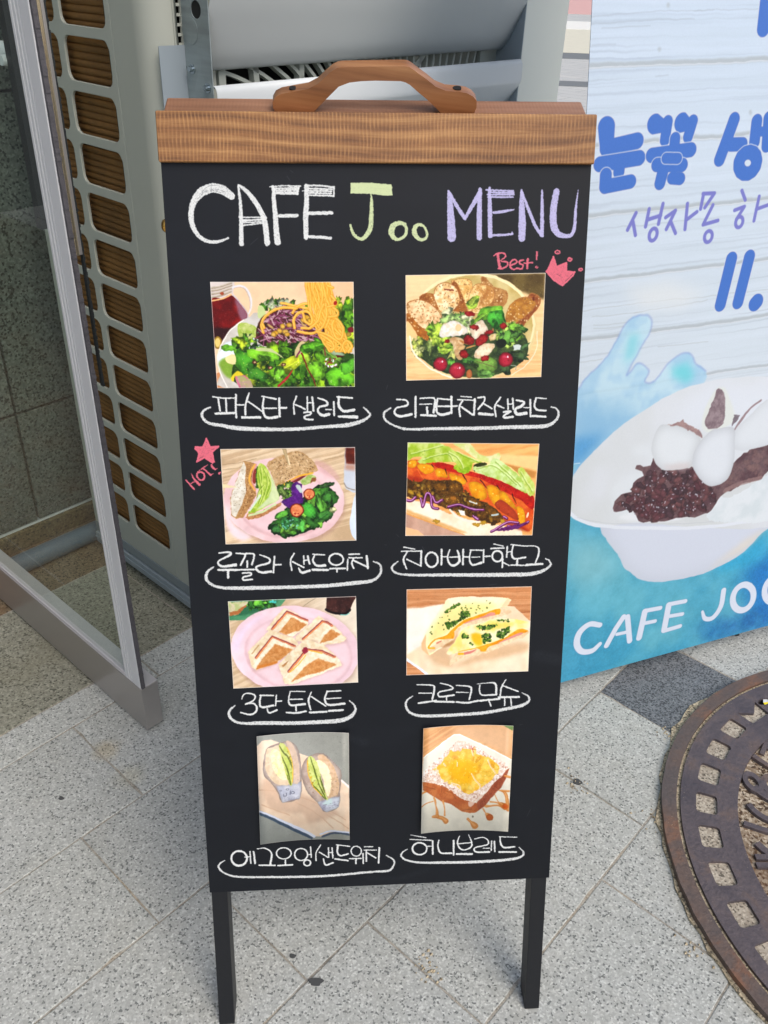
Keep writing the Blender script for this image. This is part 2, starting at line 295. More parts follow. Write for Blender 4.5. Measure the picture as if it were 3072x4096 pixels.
    for P, c, c2 in [([(450, 640), (540, 590), (660, 600), (740, 690), (700, 740), (560, 760), (430, 760)], (254, 250, 244), (240, 226, 200)), ([(800, 640), (900, 570), (950, 620), (980, 690), (900, 760), (830, 790), (780, 700)], (250, 238, 216), (230, 206, 176)), ([(540, 790), (640, 770), (710, 830), (640, 960), (700, 980), (660, 1030), (600, 1000), (580, 900)], (240, 214, 168), (206, 160, 110)), ([(850, 900), (930, 840), (1040, 850), (1050, 900), (960, 990), (880, 1010), (820, 980)], (252, 236, 208), (230, 196, 150)), ([(990, 760), (1060, 730), (1070, 790), (1000, 810)], (240, 220, 170), (210, 180, 120))]: s.poly(P, c, smooth=3, r=3, col2=c2, ns=12, rim=.15)
    s.ell(640, 660, 36, 44, (236, 200, 150), .3); s.ell(670, 890, 52, 26, (236, 196, 136), -.4, rim=.3); s.ell(700, 830, 60, 10, (196, 130, 70), .4); s.ell(780, 880, 60, 9, (206, 150, 90), -.3); s.ell(1035, 690, 9, 30, (170, 110, 70))
    for (x, y, rx, ry, an) in [(825, 655, 52, 30, .2), (990, 710, 50, 26, -.2), (760, 800, 66, 56, .6), (905, 800, 88, 50, -.7), (770, 500, 60, 28, .1), (700, 960, 56, 50, 1), (945, 1010, 54, 34, -.2), (1150, 640, 40, 36, 0), (510, 810, 30, 24, 0)]: s.ell(x, y, rx, ry, (150, 18, 24), an, r=3, rim=.45, col2=(190, 50, 50), ns=8)
    for (x, y, R) in [(435, 1078, 80), (628, 1150, 92), (1180, 1025, 82)]:
        s.ell(x, y, R, R, (190, 32, 60), rim=.55, n=40, col2=(206, 50, 74), ns=20); s.ell(x+R*.3, y-R*.35, 9, 13, (246, 226, 236)); s.ell(x+R*.05, y-R*.3, 5, 5, (240, 200, 210)); s.ell(x-R*.2, y-R*.4, 24, 14, (222, 84, 110), a=.6, soft=2)
    s.ell(765, 1190, 34, 54, (200, 120, 70), rim=.4); s.line([(1540, 700), (1530, 900), (1420, 1080), (1250, 1200)], 5, (240, 230, 200)); s.line([(85, 760), (110, 900), (210, 1040), (360, 1150), (560, 1230)], 9, (248, 236, 210))
    return s.done(1)

def pic_sandwich():
    s = Cv(520, 380, [(62, 75), (1602, 52), (1617, 1118), (122, 1163)], (214, 190, 160), 7)
    s.wood((226, 204, 172), (198, 170, 136), 150, 7, -.25)
    for P in [[(90, 250), (300, 225), (480, 180)], [(85, 310), (250, 290), (380, 260)], [(1260, 190), (1600, 120)], [(1480, 440), (1600, 400)], [(100, 400), (240, 370)]]: s.line(P, 3, (150, 122, 92), a=.7)
    s.ell(800, 690, 695, 495, (170, 130, 120), .05, n=60, soft=6, a=.5); s.ell(790, 655, 692, 490, (222, 188, 190), .05, n=60, col2=(236, 206, 208), ns=90)
    s.ell(800, 700, 540, 390, (214, 176, 178), .05, n=60, soft=3); s.ell(790, 680, 510, 372, (232, 200, 204), .05, n=60, soft=5); s.poly([(1150, 200), (1320, 260), (1440, 430), (1300, 380), (1170, 280)], (206, 160, 160), smooth=3, soft=5, a=.6)
    s.poly([(105, 700), (240, 950), (420, 1070), (300, 1120), (150, 1000)], (236, 212, 216), smooth=3, soft=6)
    # glass of latte
    s.poly([(1495, 50), (1640, 50), (1640, 560), (1580, 570), (1500, 530), (1478, 450), (1482, 240)], (200, 206, 216), smooth=0); s.poly([(1497, 55), (1605, 55), (1605, 250), (1495, 240)], (110, 42, 26), col2=(86, 30, 20), ns=20, soft=2); s.poly([(1490, 240), (1605, 250), (1605, 320), (1488, 310)], (190, 150, 134), soft=5); s.line([(1482, 460), (1520, 520), (1600, 540)], 6, (150, 140, 130)); s.poly([(1600, 600), (1570, 760), (1540, 900), (1560, 1040), (1617, 1118), (1640, 1118), (1640, 600)], (212, 224, 242), smooth=3)
    # back sandwich
    s.poly([(600, 240), (700, 170), (880, 110), (980, 100), (1100, 190), (1165, 270), (1165, 330), (960, 370), (840, 420), (740, 500), (700, 480), (640, 340)], (178, 140, 92), smooth=3, r=2, col2=(206, 176, 136), ns=10)
    s.poly([(650, 250), (800, 170), (900, 120), (980, 115), (1090, 200), (1140, 260), (960, 330), (800, 400), (730, 440), (690, 350)], (208, 178, 136), smooth=3, col2=(184, 150, 108), ns=8)
    s.dots([(640, 240), (900, 110), (1000, 110), (1160, 300), (740, 490)], 230, [(120, 88, 54), (236, 214, 178), (150, 112, 70), (90, 64, 40)], 2.5, 7, .7)
    s.poly([(740, 520), (820, 440), (960, 370), (1110, 340), (1130, 350), (1000, 390), (880, 440), (790, 510)], (236, 180, 60), smooth=3); s.poly([(800, 490), (900, 410), (1100, 355), (1000, 400), (890, 450)], (206, 140, 120), smooth=3); s.poly([(880, 450), (960, 400), (1040, 370), (1000, 410), (930, 450)], (120, 40, 44), smooth=2)
    s.poly([(960, 430), (1050, 380), (1120, 360), (1160, 400), (1150, 440), (1020, 480)], (150, 180, 90), r=3, col2=(190, 205, 140), ns=8); s.poly([(1110, 400), (1160, 390), (1160, 430), (1090, 460)], (140, 90, 56), r=2)
    s.leaves([(730, 520), (900, 450), (960, 520), (860, 620), (740, 600)], 18, [(60, 100, 40), (40, 70, 34), (100, 140, 60), (120, 150, 80)], 46, .2)
    s.poly([(770, 70), (820, 70), (840, 150), (860, 250), (845, 250), (800, 150)], (212, 186, 140), smooth=0, rim=.3); s.line([(840, 150), (856, 250)], 7, (236, 216, 176))
    # left sandwich
    s.poly([(330, 210), (380, 220), (480, 240), (440, 360), (450, 480), (480, 580), (430, 700), (330, 850), (240, 870), (190, 830), (175, 640), (220, 500)], (166, 122, 76), smooth=0, r=2, col2=(190, 148, 98), ns=8)
    s.poly([(330, 215), (355, 280), (350, 440), (360, 560), (310, 700), (240, 850), (195, 820), (180, 640), (220, 500), (290, 330)], (228, 224, 212), r=1, col2=(212, 204, 186), ns=14); s.dots([(330, 250), (350, 560), (240, 820), (190, 640)], 60, [(130, 110, 80), (180, 160, 130)], 2, 5, .8)
    s.dots([(370, 240), (450, 300), (460, 600), (300, 840), (360, 560)], 170, [(110, 74, 42), (214, 176, 126), (130, 90, 54)], 2.5, 7, .8)
    s.line([(460, 250), (410, 340), (400, 440), (460, 540)], 11, (232, 176, 80)); s.line([(475, 250), (440, 350), (435, 450), (470, 530)], 10, (216, 150, 140)); s.poly([(470, 290), (480, 380), (465, 470), (430, 430), (440, 340)], (140, 56, 50), smooth=2); s.poly([(480, 260), (520, 290), (520, 520), (480, 520), (465, 400)], (40, 70, 30), r=3, col2=(80, 120, 40), ns=6)
    s.poly([(500, 250), (560, 245), (620, 330), (700, 500), (740, 640), (600, 720), (450, 800), (380, 800), (470, 680), (510, 560), (480, 400)], (150, 185, 56), smooth=3, col2=(200, 218, 110), ns=14)
    s.poly([(620, 330), (700, 500), (745, 640), (640, 700), (480, 760), (620, 620), (650, 480)], (212, 222, 190), smooth=2, soft=2, a=.8)
    for P in [[(520, 270), (540, 400), (530, 520), (560, 640)], [(560, 300), (600, 420), (580, 560), (520, 700)], [(500, 340), (520, 450), (540, 580), (500, 700)], [(600, 360), (640, 480), (600, 600)], [(560, 480), (500, 560), (480, 650)]]: s.line(P, 5, (104, 140, 30), a=.8); s.line(np.array(P)+[9, 2], 6, (214, 228, 130), a=.8)
    s.line([(520, 600), (470, 680), (400, 780)], [16, 12, 8], (210, 226, 200)); s.poly([(370, 810), (500, 790), (700, 700), (760, 680), (765, 710), (700, 760), (500, 860), (390, 880), (350, 850)], (170, 112, 72), r=2, col2=(198, 148, 100), ns=6); s.line([(390, 830), (560, 780), (700, 700)], 12, (206, 220, 170)); s.poly([(80, 470), (200, 490), (270, 510), (200, 510), (80, 520)], (226, 214, 170))
    # side salad
    s.poly([(660, 950), (760, 840), (1000, 640), (1180, 480), (1330, 520), (1350, 760), (1200, 950), (1000, 1040), (780, 1080)], (24, 48, 28), smooth=3, r=4)
    s.leaves([(690, 950), (800, 840), (1010, 700), (1180, 520), (1330, 560), (1320, 780), (1150, 930), (950, 1020), (780, 1060)], 42, [(44, 100, 40), (30, 76, 34), (70, 130, 50), (24, 60, 34), (96, 150, 60)], 75, .12)
    for (x, y, L, W, an, c) in [(770, 820, 100, 40, -.5, (76, 146, 56)), (1090, 780, 110, 70, .9, (50, 130, 50)), (1200, 700, 130, 36, 1.3, (84, 150, 60)), (820, 920, 80, 60, 1.5, (36, 100, 56)), (1000, 950, 80, 34, 1.4, (70, 150, 70)), (1290, 480, 90, 30, -.2, (44, 76, 44)), (1290, 640, 90, 60, 1.2, (44, 96, 44)), (700, 980, 60, 50, .5, (40, 90, 50)), (1250, 830, 110, 50, -.6, (50, 110, 50)), (920, 880, 70, 50, .3, (44, 110, 60))]: s.leaf(x, y, L, W, an, c, .08)
    s.dots([(760, 880), (850, 860), (960, 900), (960, 980), (780, 1000)], 30, [(150, 220, 200), (110, 190, 170)], 4, 9, .7)
    s.leaf(1350, 770, 40, 34, 0, (190, 210, 140)); s.poly([(880, 470), (950, 445), (1000, 470), (990, 530), (1020, 640), (1010, 690), (920, 700), (850, 745), (800, 700), (745, 675), (820, 640), (880, 600)], (90, 26, 130), r=3, col2=(120, 50, 160), ns=10, rim=.3); s.poly([(925, 490), (970, 480), (1010, 560), (980, 570)], (190, 206, 200), smooth=2)
    for (x, y, R) in [(1082, 585, 64), (942, 772, 80)]:
        s.ell(x, y, R, R*1.02, (170, 46, 26), rim=.4, n=36); s.ell(x, y, R*.84, R*.84, (216, 120, 76), col2=(228, 150, 100), ns=10); s.dots([(x-R*.6, y+R*.3), (x+R*.6, y+R*.2), (x, y+R*.8)], 12, [(180, 60, 40), (236, 180, 120)], 4, 9)
    return s.done(1)

def pic_hotdog():
    s = Cv(520, 366, [(60, 58), (1620, 73), (1537, 1157), (33, 1163)], (238, 180, 116), 9)
    s.wood((244, 186, 116), (228, 160, 92), 130, 10, -.2)
    s.poly([(1150, 200), (1640, 220), (1600, 400), (1180, 300)], (250, 204, 140), soft=3); s.poly([(1180, 300), (1590, 410), (1570, 480), (1400, 470)], (196, 136, 70), soft=3)
    s.poly([(30, 880), (500, 1060), (780, 1165), (30, 1165)], (206, 170, 150), col2=(190, 150, 130), ns=60); s.poly([(30, 1060), (180, 1100), (270, 1165), (30, 1165)], (236, 186, 140)); s.line([(30, 890), (400, 1030), (780, 1160)], 9, (226, 160, 90))
    s.poly([(35, 720), (300, 780), (560, 900), (900, 1000), (1400, 1080), (1420, 1165), (780, 1165), (400, 1020), (35, 880)], (240, 220, 188), smooth=0, r=2, col2=(250, 236, 214), ns=40); s.poly([(35, 840), (400, 980), (780, 1130), (700, 1130), (400, 1030), (35, 885)], (214, 160, 90), soft=3, a=.8)
    s.poly([(800, 260), (1150, 280), (1400, 460), (1440, 640), (1100, 500)], (248, 214, 150), smooth=2)
    # sausage
    s.poly([(45, 330), (100, 260), (400, 300), (700, 400), (1000, 480), (1300, 620), (1537, 780), (1530, 1080), (1430, 1090), (1250, 980), (900, 800), (500, 560), (150, 530), (45, 470)], (204, 76, 28), smooth=3, col2=(226, 110, 44), ns=30)
    s.poly([(45, 440), (500, 560), (900, 760), (1300, 1000), (1500, 1090), (1400, 1100), (800, 840), (400, 600), (45, 500)], (150, 34, 18), smooth=2, soft=4, a=.7)
    s.poly([(350, 310), (480, 295), (700, 370), (1000, 450), (1250, 550), (1550, 700), (1540, 860), (1400, 740), (1200, 640), (960, 500), (700, 430), (500, 390)], (166, 18, 14), smooth=3, col2=(196, 36, 20), ns=20)
    s.dots([(500, 310), (1000, 460), (1500, 720), (1480, 760), (900, 470)], 40, [(226, 80, 60), (240, 120, 96)], 2, 5, .7)
    for P in [[(60, 310), (100, 265), (165, 280), (160, 340), (100, 360), (65, 345)], [(170, 330), (230, 310), (350, 330), (370, 400), (310, 430), (240, 420)], [(380, 380), (440, 360), (520, 400), (530, 470), (460, 470), (400, 450)], [(545, 430), (620, 440), (740, 480), (755, 530), (700, 560), (600, 530)], [(790, 530), (900, 530), (980, 600), (1000, 700), (930, 740), (830, 700), (800, 620)], [(1000, 570), (1120, 580), (1160, 680), (1180, 740), (1100, 800), (1050, 740), (1010, 660)], [(1140, 640), (1220, 660), (1310, 780), (1350, 860), (1250, 800), (1160, 760)], [(1350, 820), (1430, 850), (1450, 1000), (1380, 1020), (1370, 920)]]:
        s.poly(P, (240, 152, 12), smooth=4, rim=.22, col2=(250, 180, 30), ns=14); q = np.mean(P, 0); s.ell(q[0]-20, q[1]-16, 9, 7, (252, 226, 130)); s.ell(q[0]+25, q[1]+5, 5, 4, (252, 236, 170))
    for a, b in [((505, 375), (525, 440)), ((715, 440), (770, 520)), ((920, 500), (1000, 600)), ((1120, 570), (1150, 620)), ((1300, 670), (1345, 790)), ((345, 320), (370, 350))]: s.line([a, b], [7, 3], (70, 16, 10))
    for P in [[(180, 380), (240, 480), (265, 520)], [(360, 350), (420, 480)], [(760, 540), (820, 680)], [(985, 590), (1010, 700)], [(1200, 770), (1260, 890)]]: s.line(P, [4, 3], (236, 130, 60), a=.8)
    s.ell(1478, 920, 12, 34, (250, 220, 190), .3); s.poly([(1090, 800), (1170, 740), (1340, 880), (1370, 980), (1200, 900)], (190, 70, 36), smooth=3, rim=.2)
    # relish
    s.poly([(45, 480), (120, 520), (420, 500), (680, 520), (740, 680), (960, 760), (1170, 900), (1160, 1000), (1000, 1010), (700, 900), (500, 830), (250, 740), (45, 700)], (70, 44, 14), smooth=3, r=3, col2=(110, 74, 22), ns=10)
    for i in range(85):
        q = s.inside([(45, 540), (380, 510), (680, 540), (940, 780), (1170, 900), (1100, 1020), (950, 1000), (500, 800), (200, 700), (50, 690)], 1)[0]; c = [(160, 116, 36), (120, 82, 26), (196, 152, 60), (84, 56, 20), (60, 40, 18), (140, 112, 50)][s.rs.randint(6)]; s.ell(q[0], q[1], 20+26*s.rs.rand(), 10+14*s.rs.rand(), c, s.rs.rand()*3, r=2, rim=.4)
    for (x, y, rx, ry, an) in [(590, 740, 110, 70, .1), (450, 580, 90, 55, .2), (620, 590, 90, 70, 0), (860, 760, 110, 45, .45), (1070, 880, 110, 50, .6)]: s.ell(x, y, rx, ry, (110, 72, 20), an, r=3, rim=.5, col2=(150, 100, 30), ns=8)
    s.ell(600, 720, 34, 24, (170, 110, 40), 0, r=3); s.line([(800, 750), (850, 775), (880, 780)], 9, (214, 220, 220)); s.line([(1060, 920), (1130, 910)], 12, (180, 196, 196)); s.dots([(100, 560), (700, 560), (1100, 950), (300, 700)], 30, [(220, 180, 90)], 3, 6)
    for (x, y) in [(400, 990), (690, 900), (870, 1030), (960, 1010), (1190, 1000), (100, 650), (200, 690)]: s.ell(x, y, 44, 24, (206, 160, 50), s.rs.rand(), r=4, rim=.3)
    for P in [[(50, 740), (100, 750), (150, 710)], [(215, 720), (240, 820), (270, 700), (300, 660), (340, 700), (350, 820), (420, 840)], [(360, 700), (400, 770), (470, 740)], [(540, 820), (680, 800), (840, 850), (960, 860)], [(840, 930), (900, 970), (870, 940)], [(1060, 1110), (1150, 1060), (1260, 1000), (1370, 1010)], [(1250, 1050), (1350, 1060), (1490, 1000)], [(1200, 940), (1240, 960)]]: s.line(P, 17, (96, 24, 80)); s.line(np.array(P)-[2, 5], 6, (206, 150, 206))
    s.line([(560, 850), (650, 940), (780, 980), (920, 1000)], [10, 18, 16, 12], (240, 230, 214)); s.poly([(660, 850), (740, 870), (750, 930), (680, 910)], (246, 240, 232), r=2); s.poly([(1080, 1100), (1290, 1040), (1480, 1000), (1380, 1080), (1150, 1110)], (110, 44, 120), r=3, col2=(90, 26, 90), ns=6)
    # lettuce
    L = [(150, 180, 40), (180, 200, 70), (196, 214, 110), (120, 160, 36)]
    s.poly([(60, 60), (450, 65), (620, 150), (860, 250), (960, 290), (840, 300), (820, 370), (730, 430), (700, 380), (610, 370), (640, 320), (590, 290), (400, 290), (250, 310), (170, 280), (240, 230), (120, 230), (50, 270)], (160, 190, 50), smooth=2, r=2, col2=(206, 220, 130), ns=30)
    s.poly([(600, 70), (800, 70), (870, 160), (960, 210), (1060, 210), (1150, 180), (1150, 270), (1000, 290), (860, 240), (700, 130)], (228, 226, 180), smooth=2, col2=(206, 214, 130), ns=26); s.poly([(840, 340), (920, 290), (1000, 300), (960, 350), (860, 400)], (50, 56, 16), smooth=2, r=2)
    s.poly([(840, 350), (1000, 340), (1060, 260), (1150, 260), (1250, 340), (1400, 470), (1500, 640), (1430, 650), (1200, 520), (1050, 470), (880, 410)], (170, 200, 90), smooth=2, r=2, col2=(206, 226, 160), ns=24)
    s.poly([(1360, 400), (1420, 350), (1470, 420), (1560, 540), (1550, 690), (1470, 660), (1430, 520)], (186, 206, 90), smooth=2, r=2, col2=(214, 228, 150), ns=20)
    for P in [[(100, 200), (300, 150), (480, 100)], [(250, 270), (400, 220), (540, 200), (600, 280)], [(550, 180), (640, 230), (700, 320), (720, 400)], [(640, 170), (760, 230), (900, 290)], [(880, 370), (1050, 330), (1200, 420), (1350, 560)], [(1100, 290), (1250, 420), (1400, 580)], [(1400, 420), (1460, 520), (1530, 640)]]: s.line(P, 6, (110, 150, 26), a=.55); s.line(np.array(P)+[6, -12], 8, (228, 238, 180), a=.55)
    s.poly([(610, 370), (640, 320), (700, 380), (820, 310), (820, 370), (730, 430)], (130, 170, 30), smooth=2, col2=(170, 200, 50), ns=10, r=2)
    s.dots([(200, 150), (500, 100), (560, 200), (250, 260)], 10, [(60, 90, 90)], 2, 4, .5)
    return s.done(1)

def toast(s, top, mid, side, brown):
    # top: light crust body; mid: filling lines; side: front slice; brown: toasted face
    s.poly(np.array(top)+[6, 14], (190, 150, 140), smooth=2, soft=5, a=.5)
    s.poly(top, (240, 226, 200), r=2, col2=(224, 204, 168), ns=14)
    for P in mid:
        s.line(P, 15, (176, 100, 96), smooth=0); s.line(np.array(P)+[4, 4], 7, (232, 150, 90), smooth=0); s.line(np.array(P)-[7, 7], 3.5, (130, 50, 60), smooth=0)
    s.poly(side, (246, 236, 214), r=2, col2=(232, 216, 184), ns=12); s.poly(brown, (196, 130, 70), r=2, col2=(214, 158, 100), ns=10, seed=s.rs.randint(40), soft=1)

def pic_toast():
    s = Cv(520, 366, [(65, 103), (1582, 42), (1607, 1062), (130, 1135)], (214, 190, 158), 11)
    s.wood((220, 198, 168), (198, 172, 138), 110, 8, -.4); s.grad(700, 60, 1400, 60, (232, 222, 206), 0, .8)
    s.line([(955, 160), (1110, 60)], 3, (150, 130, 104))
    s.ell(230, 20, 560, 300, (66, 132, 92), -.12, n=50, col2=(84, 150, 110), ns=60); s.ell(230, 5, 500, 260, (50, 110, 78), -.12, n=50, soft=3)
    s.leaves([(280, 120), (420, 90), (680, 70), (640, 130), (480, 180), (300, 190)], 22, [(60, 130, 50), (90, 160, 60), (40, 100, 44)], 55, .2); s.dots([(560, 70), (650, 70), (640, 120), (570, 110)], 12, [(80, 200, 190)], 6, 14)
    s.poly([(60, 110), (310, 100), (270, 170), (170, 260), (80, 260)], (212, 200, 170), r=2, col2=(180, 190, 130), ns=16); s.poly([(75, 230), (170, 210), (270, 140), (290, 160), (180, 260), (85, 270)], (176, 112, 66), r=2)
    s.poly([(1235, 45), (1590, 40), (1560, 90), (1490, 250), (1400, 270), (1230, 220)], (52, 30, 30), smooth=0, col2=(76, 44, 40), ns=30); s.line([(1230, 200), (1330, 240), (1440, 250), (1510, 200)], 14, (28, 16, 20)); s.line([(1400, 262), (1460, 262), (1500, 240)], 6, (130, 200, 190))
    s.ell(870, 700, 765, 545, (160, 120, 110), .1, n=60, soft=8, a=.45); s.ell(860, 680, 762, 525, (226, 196, 204), .1, n=60, col2=(238, 212, 220), ns=100); s.ell(900, 720, 640, 440, (216, 182, 188), .12, n=60, soft=3); s.ell(905, 715, 615, 425, (234, 206, 212), .12, n=60, soft=6)
    s.poly([(110, 600), (300, 350), (500, 250), (420, 330), (270, 480), (180, 700)], (228, 212, 232), smooth=2, soft=8, a=.8)
    toast(s, [(730, 175), (880, 240), (1010, 320), (1010, 400), (830, 520), (680, 470), (510, 440)], [[(590, 430), (770, 222), (1005, 325)]], [(800, 255), (1015, 345), (1010, 390), (840, 515), (690, 470), (610, 445)], [(820, 290), (1005, 375), (900, 450), (760, 490), (670, 465)])
    toast(s, [(1140, 270), (1300, 360), (1475, 540), (1400, 590), (1180, 625), (1000, 585), (870, 570), (870, 520)], [[(955, 545), (1190, 335), (1240, 345)], [(1240, 345), (1300, 385)]], [(1240, 365), (1470, 545), (1190, 620), (1130, 600)], [(1290, 430), (1400, 490), (1300, 560), (1150, 600), (1210, 500)])
    toast(s, [(565, 435), (720, 490), (850, 530), (910, 610), (870, 650), (640, 820), (400, 920), (350, 880), (300, 700)], [[(400, 770), (595, 515), (860, 630)]], [(620, 545), (870, 650), (830, 700), (640, 830), (400, 915), (360, 860)], [(630, 605), (840, 670), (700, 790), (410, 870), (520, 720)])
    s.poly([(415, 860), (660, 800), (650, 830), (400, 912)], (206, 130, 60), soft=1); s.line([(350, 720), (430, 620)], 8, (190, 150, 100), a=.8)
    toast(s, [(985, 545), (1200, 620), (1345, 750), (1390, 800), (1420, 860), (1100, 980), (820, 1085), (740, 1080), (690, 940), (660, 850)], [[(785, 930), (1010, 665), (1170, 690), (1330, 760)]], [(1070, 690), (1380, 790), (1415, 860), (1150, 970), (830, 1085), (740, 1070), (735, 1000)], [(1130, 775), (1360, 850), (1200, 930), (1000, 980), (820, 1055), (970, 880)])
    s.ell(985, 680, 34, 40, (150, 46, 66), .4, r=2); s.line([(800, 940), (900, 850), (990, 740)], 6, (240, 190, 70)); s.line([(1040, 680), (1180, 720)], 6, (240, 190, 70)); s.poly([(700, 860), (790, 800), (760, 850), (715, 880)], (190, 140, 90))
    return s.done(1)

def herbs(s, reg, n, c=None):
    s.dots(reg, n, [(50, 84, 30), (80, 120, 40), (36, 62, 26), (130, 160, 70)], 5, 13)

def pic_croque():
    s = Cv(520, 364, [(52, 85), (1617, 47), (1572, 1108), (48, 1158)], (206, 146, 100), 13)
    s.wood((216, 158, 112), (194, 130, 84), 160, 6); s.line([(1370, 385), (1600, 360)], 4, (160, 96, 60))
    s.poly([(52, 320), (270, 310), (520, 262), (560, 200), (1400, 300), (1600, 480), (1600, 1110), (300, 1150), (52, 960)], (244, 228, 200), smooth=0, col2=(236, 212, 178), ns=90)
    s.poly([(52, 320), (270, 310), (520, 262), (300, 600), (240, 780), (52, 900)], (240, 234, 222), soft=4); s.line([(52, 960), (310, 1145)], 16, (226, 232, 246))
    s.poly([(300, 900), (560, 780), (640, 1040), (900, 900), (1300, 780), (1560, 740), (1560, 860), (900, 1000), (560, 1060)], (214, 176, 136), smooth=2, soft=9, a=.8)
    # back half
    s.poly([(580, 190), (860, 172), (1320, 190), (1345, 240), (1300, 300), (1180, 420), (900, 520), (740, 560), (600, 740), (420, 850), (330, 905), (250, 830), (235, 760), (300, 620), (420, 420), (520, 270)], (248, 236, 206), smooth=2, r=1, col2=(250, 240, 190), ns=40)
    s.poly([(235, 760), (300, 640), (290, 760), (320, 870), (330, 905), (250, 840)], (226, 186, 140), smooth=2, soft=1); s.poly([(1320, 190), (1345, 240), (1300, 300), (1240, 300)], (238, 214, 170), smooth=2, soft=2)
    s.poly([(560, 330), (900, 240), (1200, 300), (900, 400), (560, 620), (330, 780), (380, 560)], (246, 226, 140), smooth=2, soft=10, a=.8)
    s.poly([(1230, 310), (1330, 300), (1375, 375), (1300, 400), (1180, 430), (900, 520), (740, 560), (650, 690), (480, 800), (340, 890), (310, 830), (600, 660), (780, 490), (1100, 380)], (240, 216, 180), smooth=0, r=2, col2=(226, 196, 156), ns=10)
    s.poly([(1170, 330), (1225, 325), (1220, 380), (1170, 400), (900, 460), (760, 510), (650, 610), (640, 700), (420, 710), (330, 820), (320, 800), (400, 710), (560, 650), (640, 570), (780, 460), (950, 400)], (232, 150, 20), smooth=2, col2=(246, 176, 50), ns=12); s.poly([(1000, 420), (1110, 365), (1165, 400), (980, 440), (780, 510), (820, 480)], (220, 150, 140), smooth=2); s.poly([(420, 750), (500, 715), (480, 740), (430, 765)], (214, 130, 110)); s.line([(330, 820), (400, 815)], 10, (236, 180, 50))
    s.poly([(480, 800), (640, 715), (660, 680), (700, 620), (640, 760), (560, 800)], (190, 140, 96), smooth=2, soft=3)
    herbs(s, [(530, 500), (720, 470), (740, 340), (840, 360), (840, 410), (700, 490), (580, 580)], 190); herbs(s, [(520, 370), (700, 250), (730, 260), (560, 370)], 40); s.dots([(300, 700), (420, 420), (700, 220), (1150, 220), (1150, 300), (850, 420), (450, 620)], 40, [(70, 100, 40), (110, 130, 60)], 4, 10)
    # front half
    s.poly([(780, 560), (1000, 500), (1180, 440), (1440, 460), (1585, 490), (1580, 560), (1450, 600), (1300, 690), (1000, 800), (700, 870), (590, 900), (550, 870), (640, 760)], (248, 236, 196), smooth=2, r=1, col2=(244, 226, 130), ns=40)
    s.poly([(860, 640), (980, 640), (1000, 720), (990, 790), (900, 760)], (248, 190, 40), smooth=2, soft=4); s.poly([(900, 540), (1300, 480), (1400, 540), (1000, 600)], (240, 214, 100), smooth=2, soft=6, a=.8)
    s.poly([(1570, 590), (1570, 640), (1500, 690), (1400, 710), (1300, 780), (1050, 880), (760, 940), (590, 1040), (590, 990), (660, 880), (1000, 820), (1300, 700)], (242, 222, 186), smooth=0, r=3, col2=(226, 198, 156), ns=10)
    s.poly([(1440, 580), (1560, 590), (1540, 620), (1380, 660), (1200, 760), (1080, 800), (1040, 860), (980, 860), (940, 820), (700, 870), (740, 850), (1000, 790), (1300, 680)], (232, 148, 20), smooth=2, col2=(246, 176, 50), ns=12); s.poly([(1380, 660), (1470, 620), (1500, 640), (1250, 740), (1180, 760)], (220, 150, 140), smooth=2); s.poly([(760, 880), (930, 830), (880, 870), (780, 900)], (214, 130, 120), smooth=2); s.line([(700, 890), (760, 890)], 12, (240, 180, 30))
    herbs(s, [(1000, 640), (1100, 640), (1110, 720), (1020, 760)], 90); herbs(s, [(1180, 620), (1330, 550), (1350, 600), (1250, 690), (1180, 690)], 150); herbs(s, [(900, 540), (1200, 520), (1100, 580), (1000, 590)], 70); herbs(s, [(760, 620), (830, 680), (810, 700), (740, 700)], 30); herbs(s, [(850, 740), (900, 780), (840, 770)], 10); herbs(s, [(1160, 460), (1360, 460), (1360, 490), (1200, 480)], 8)
    return s.done(1)

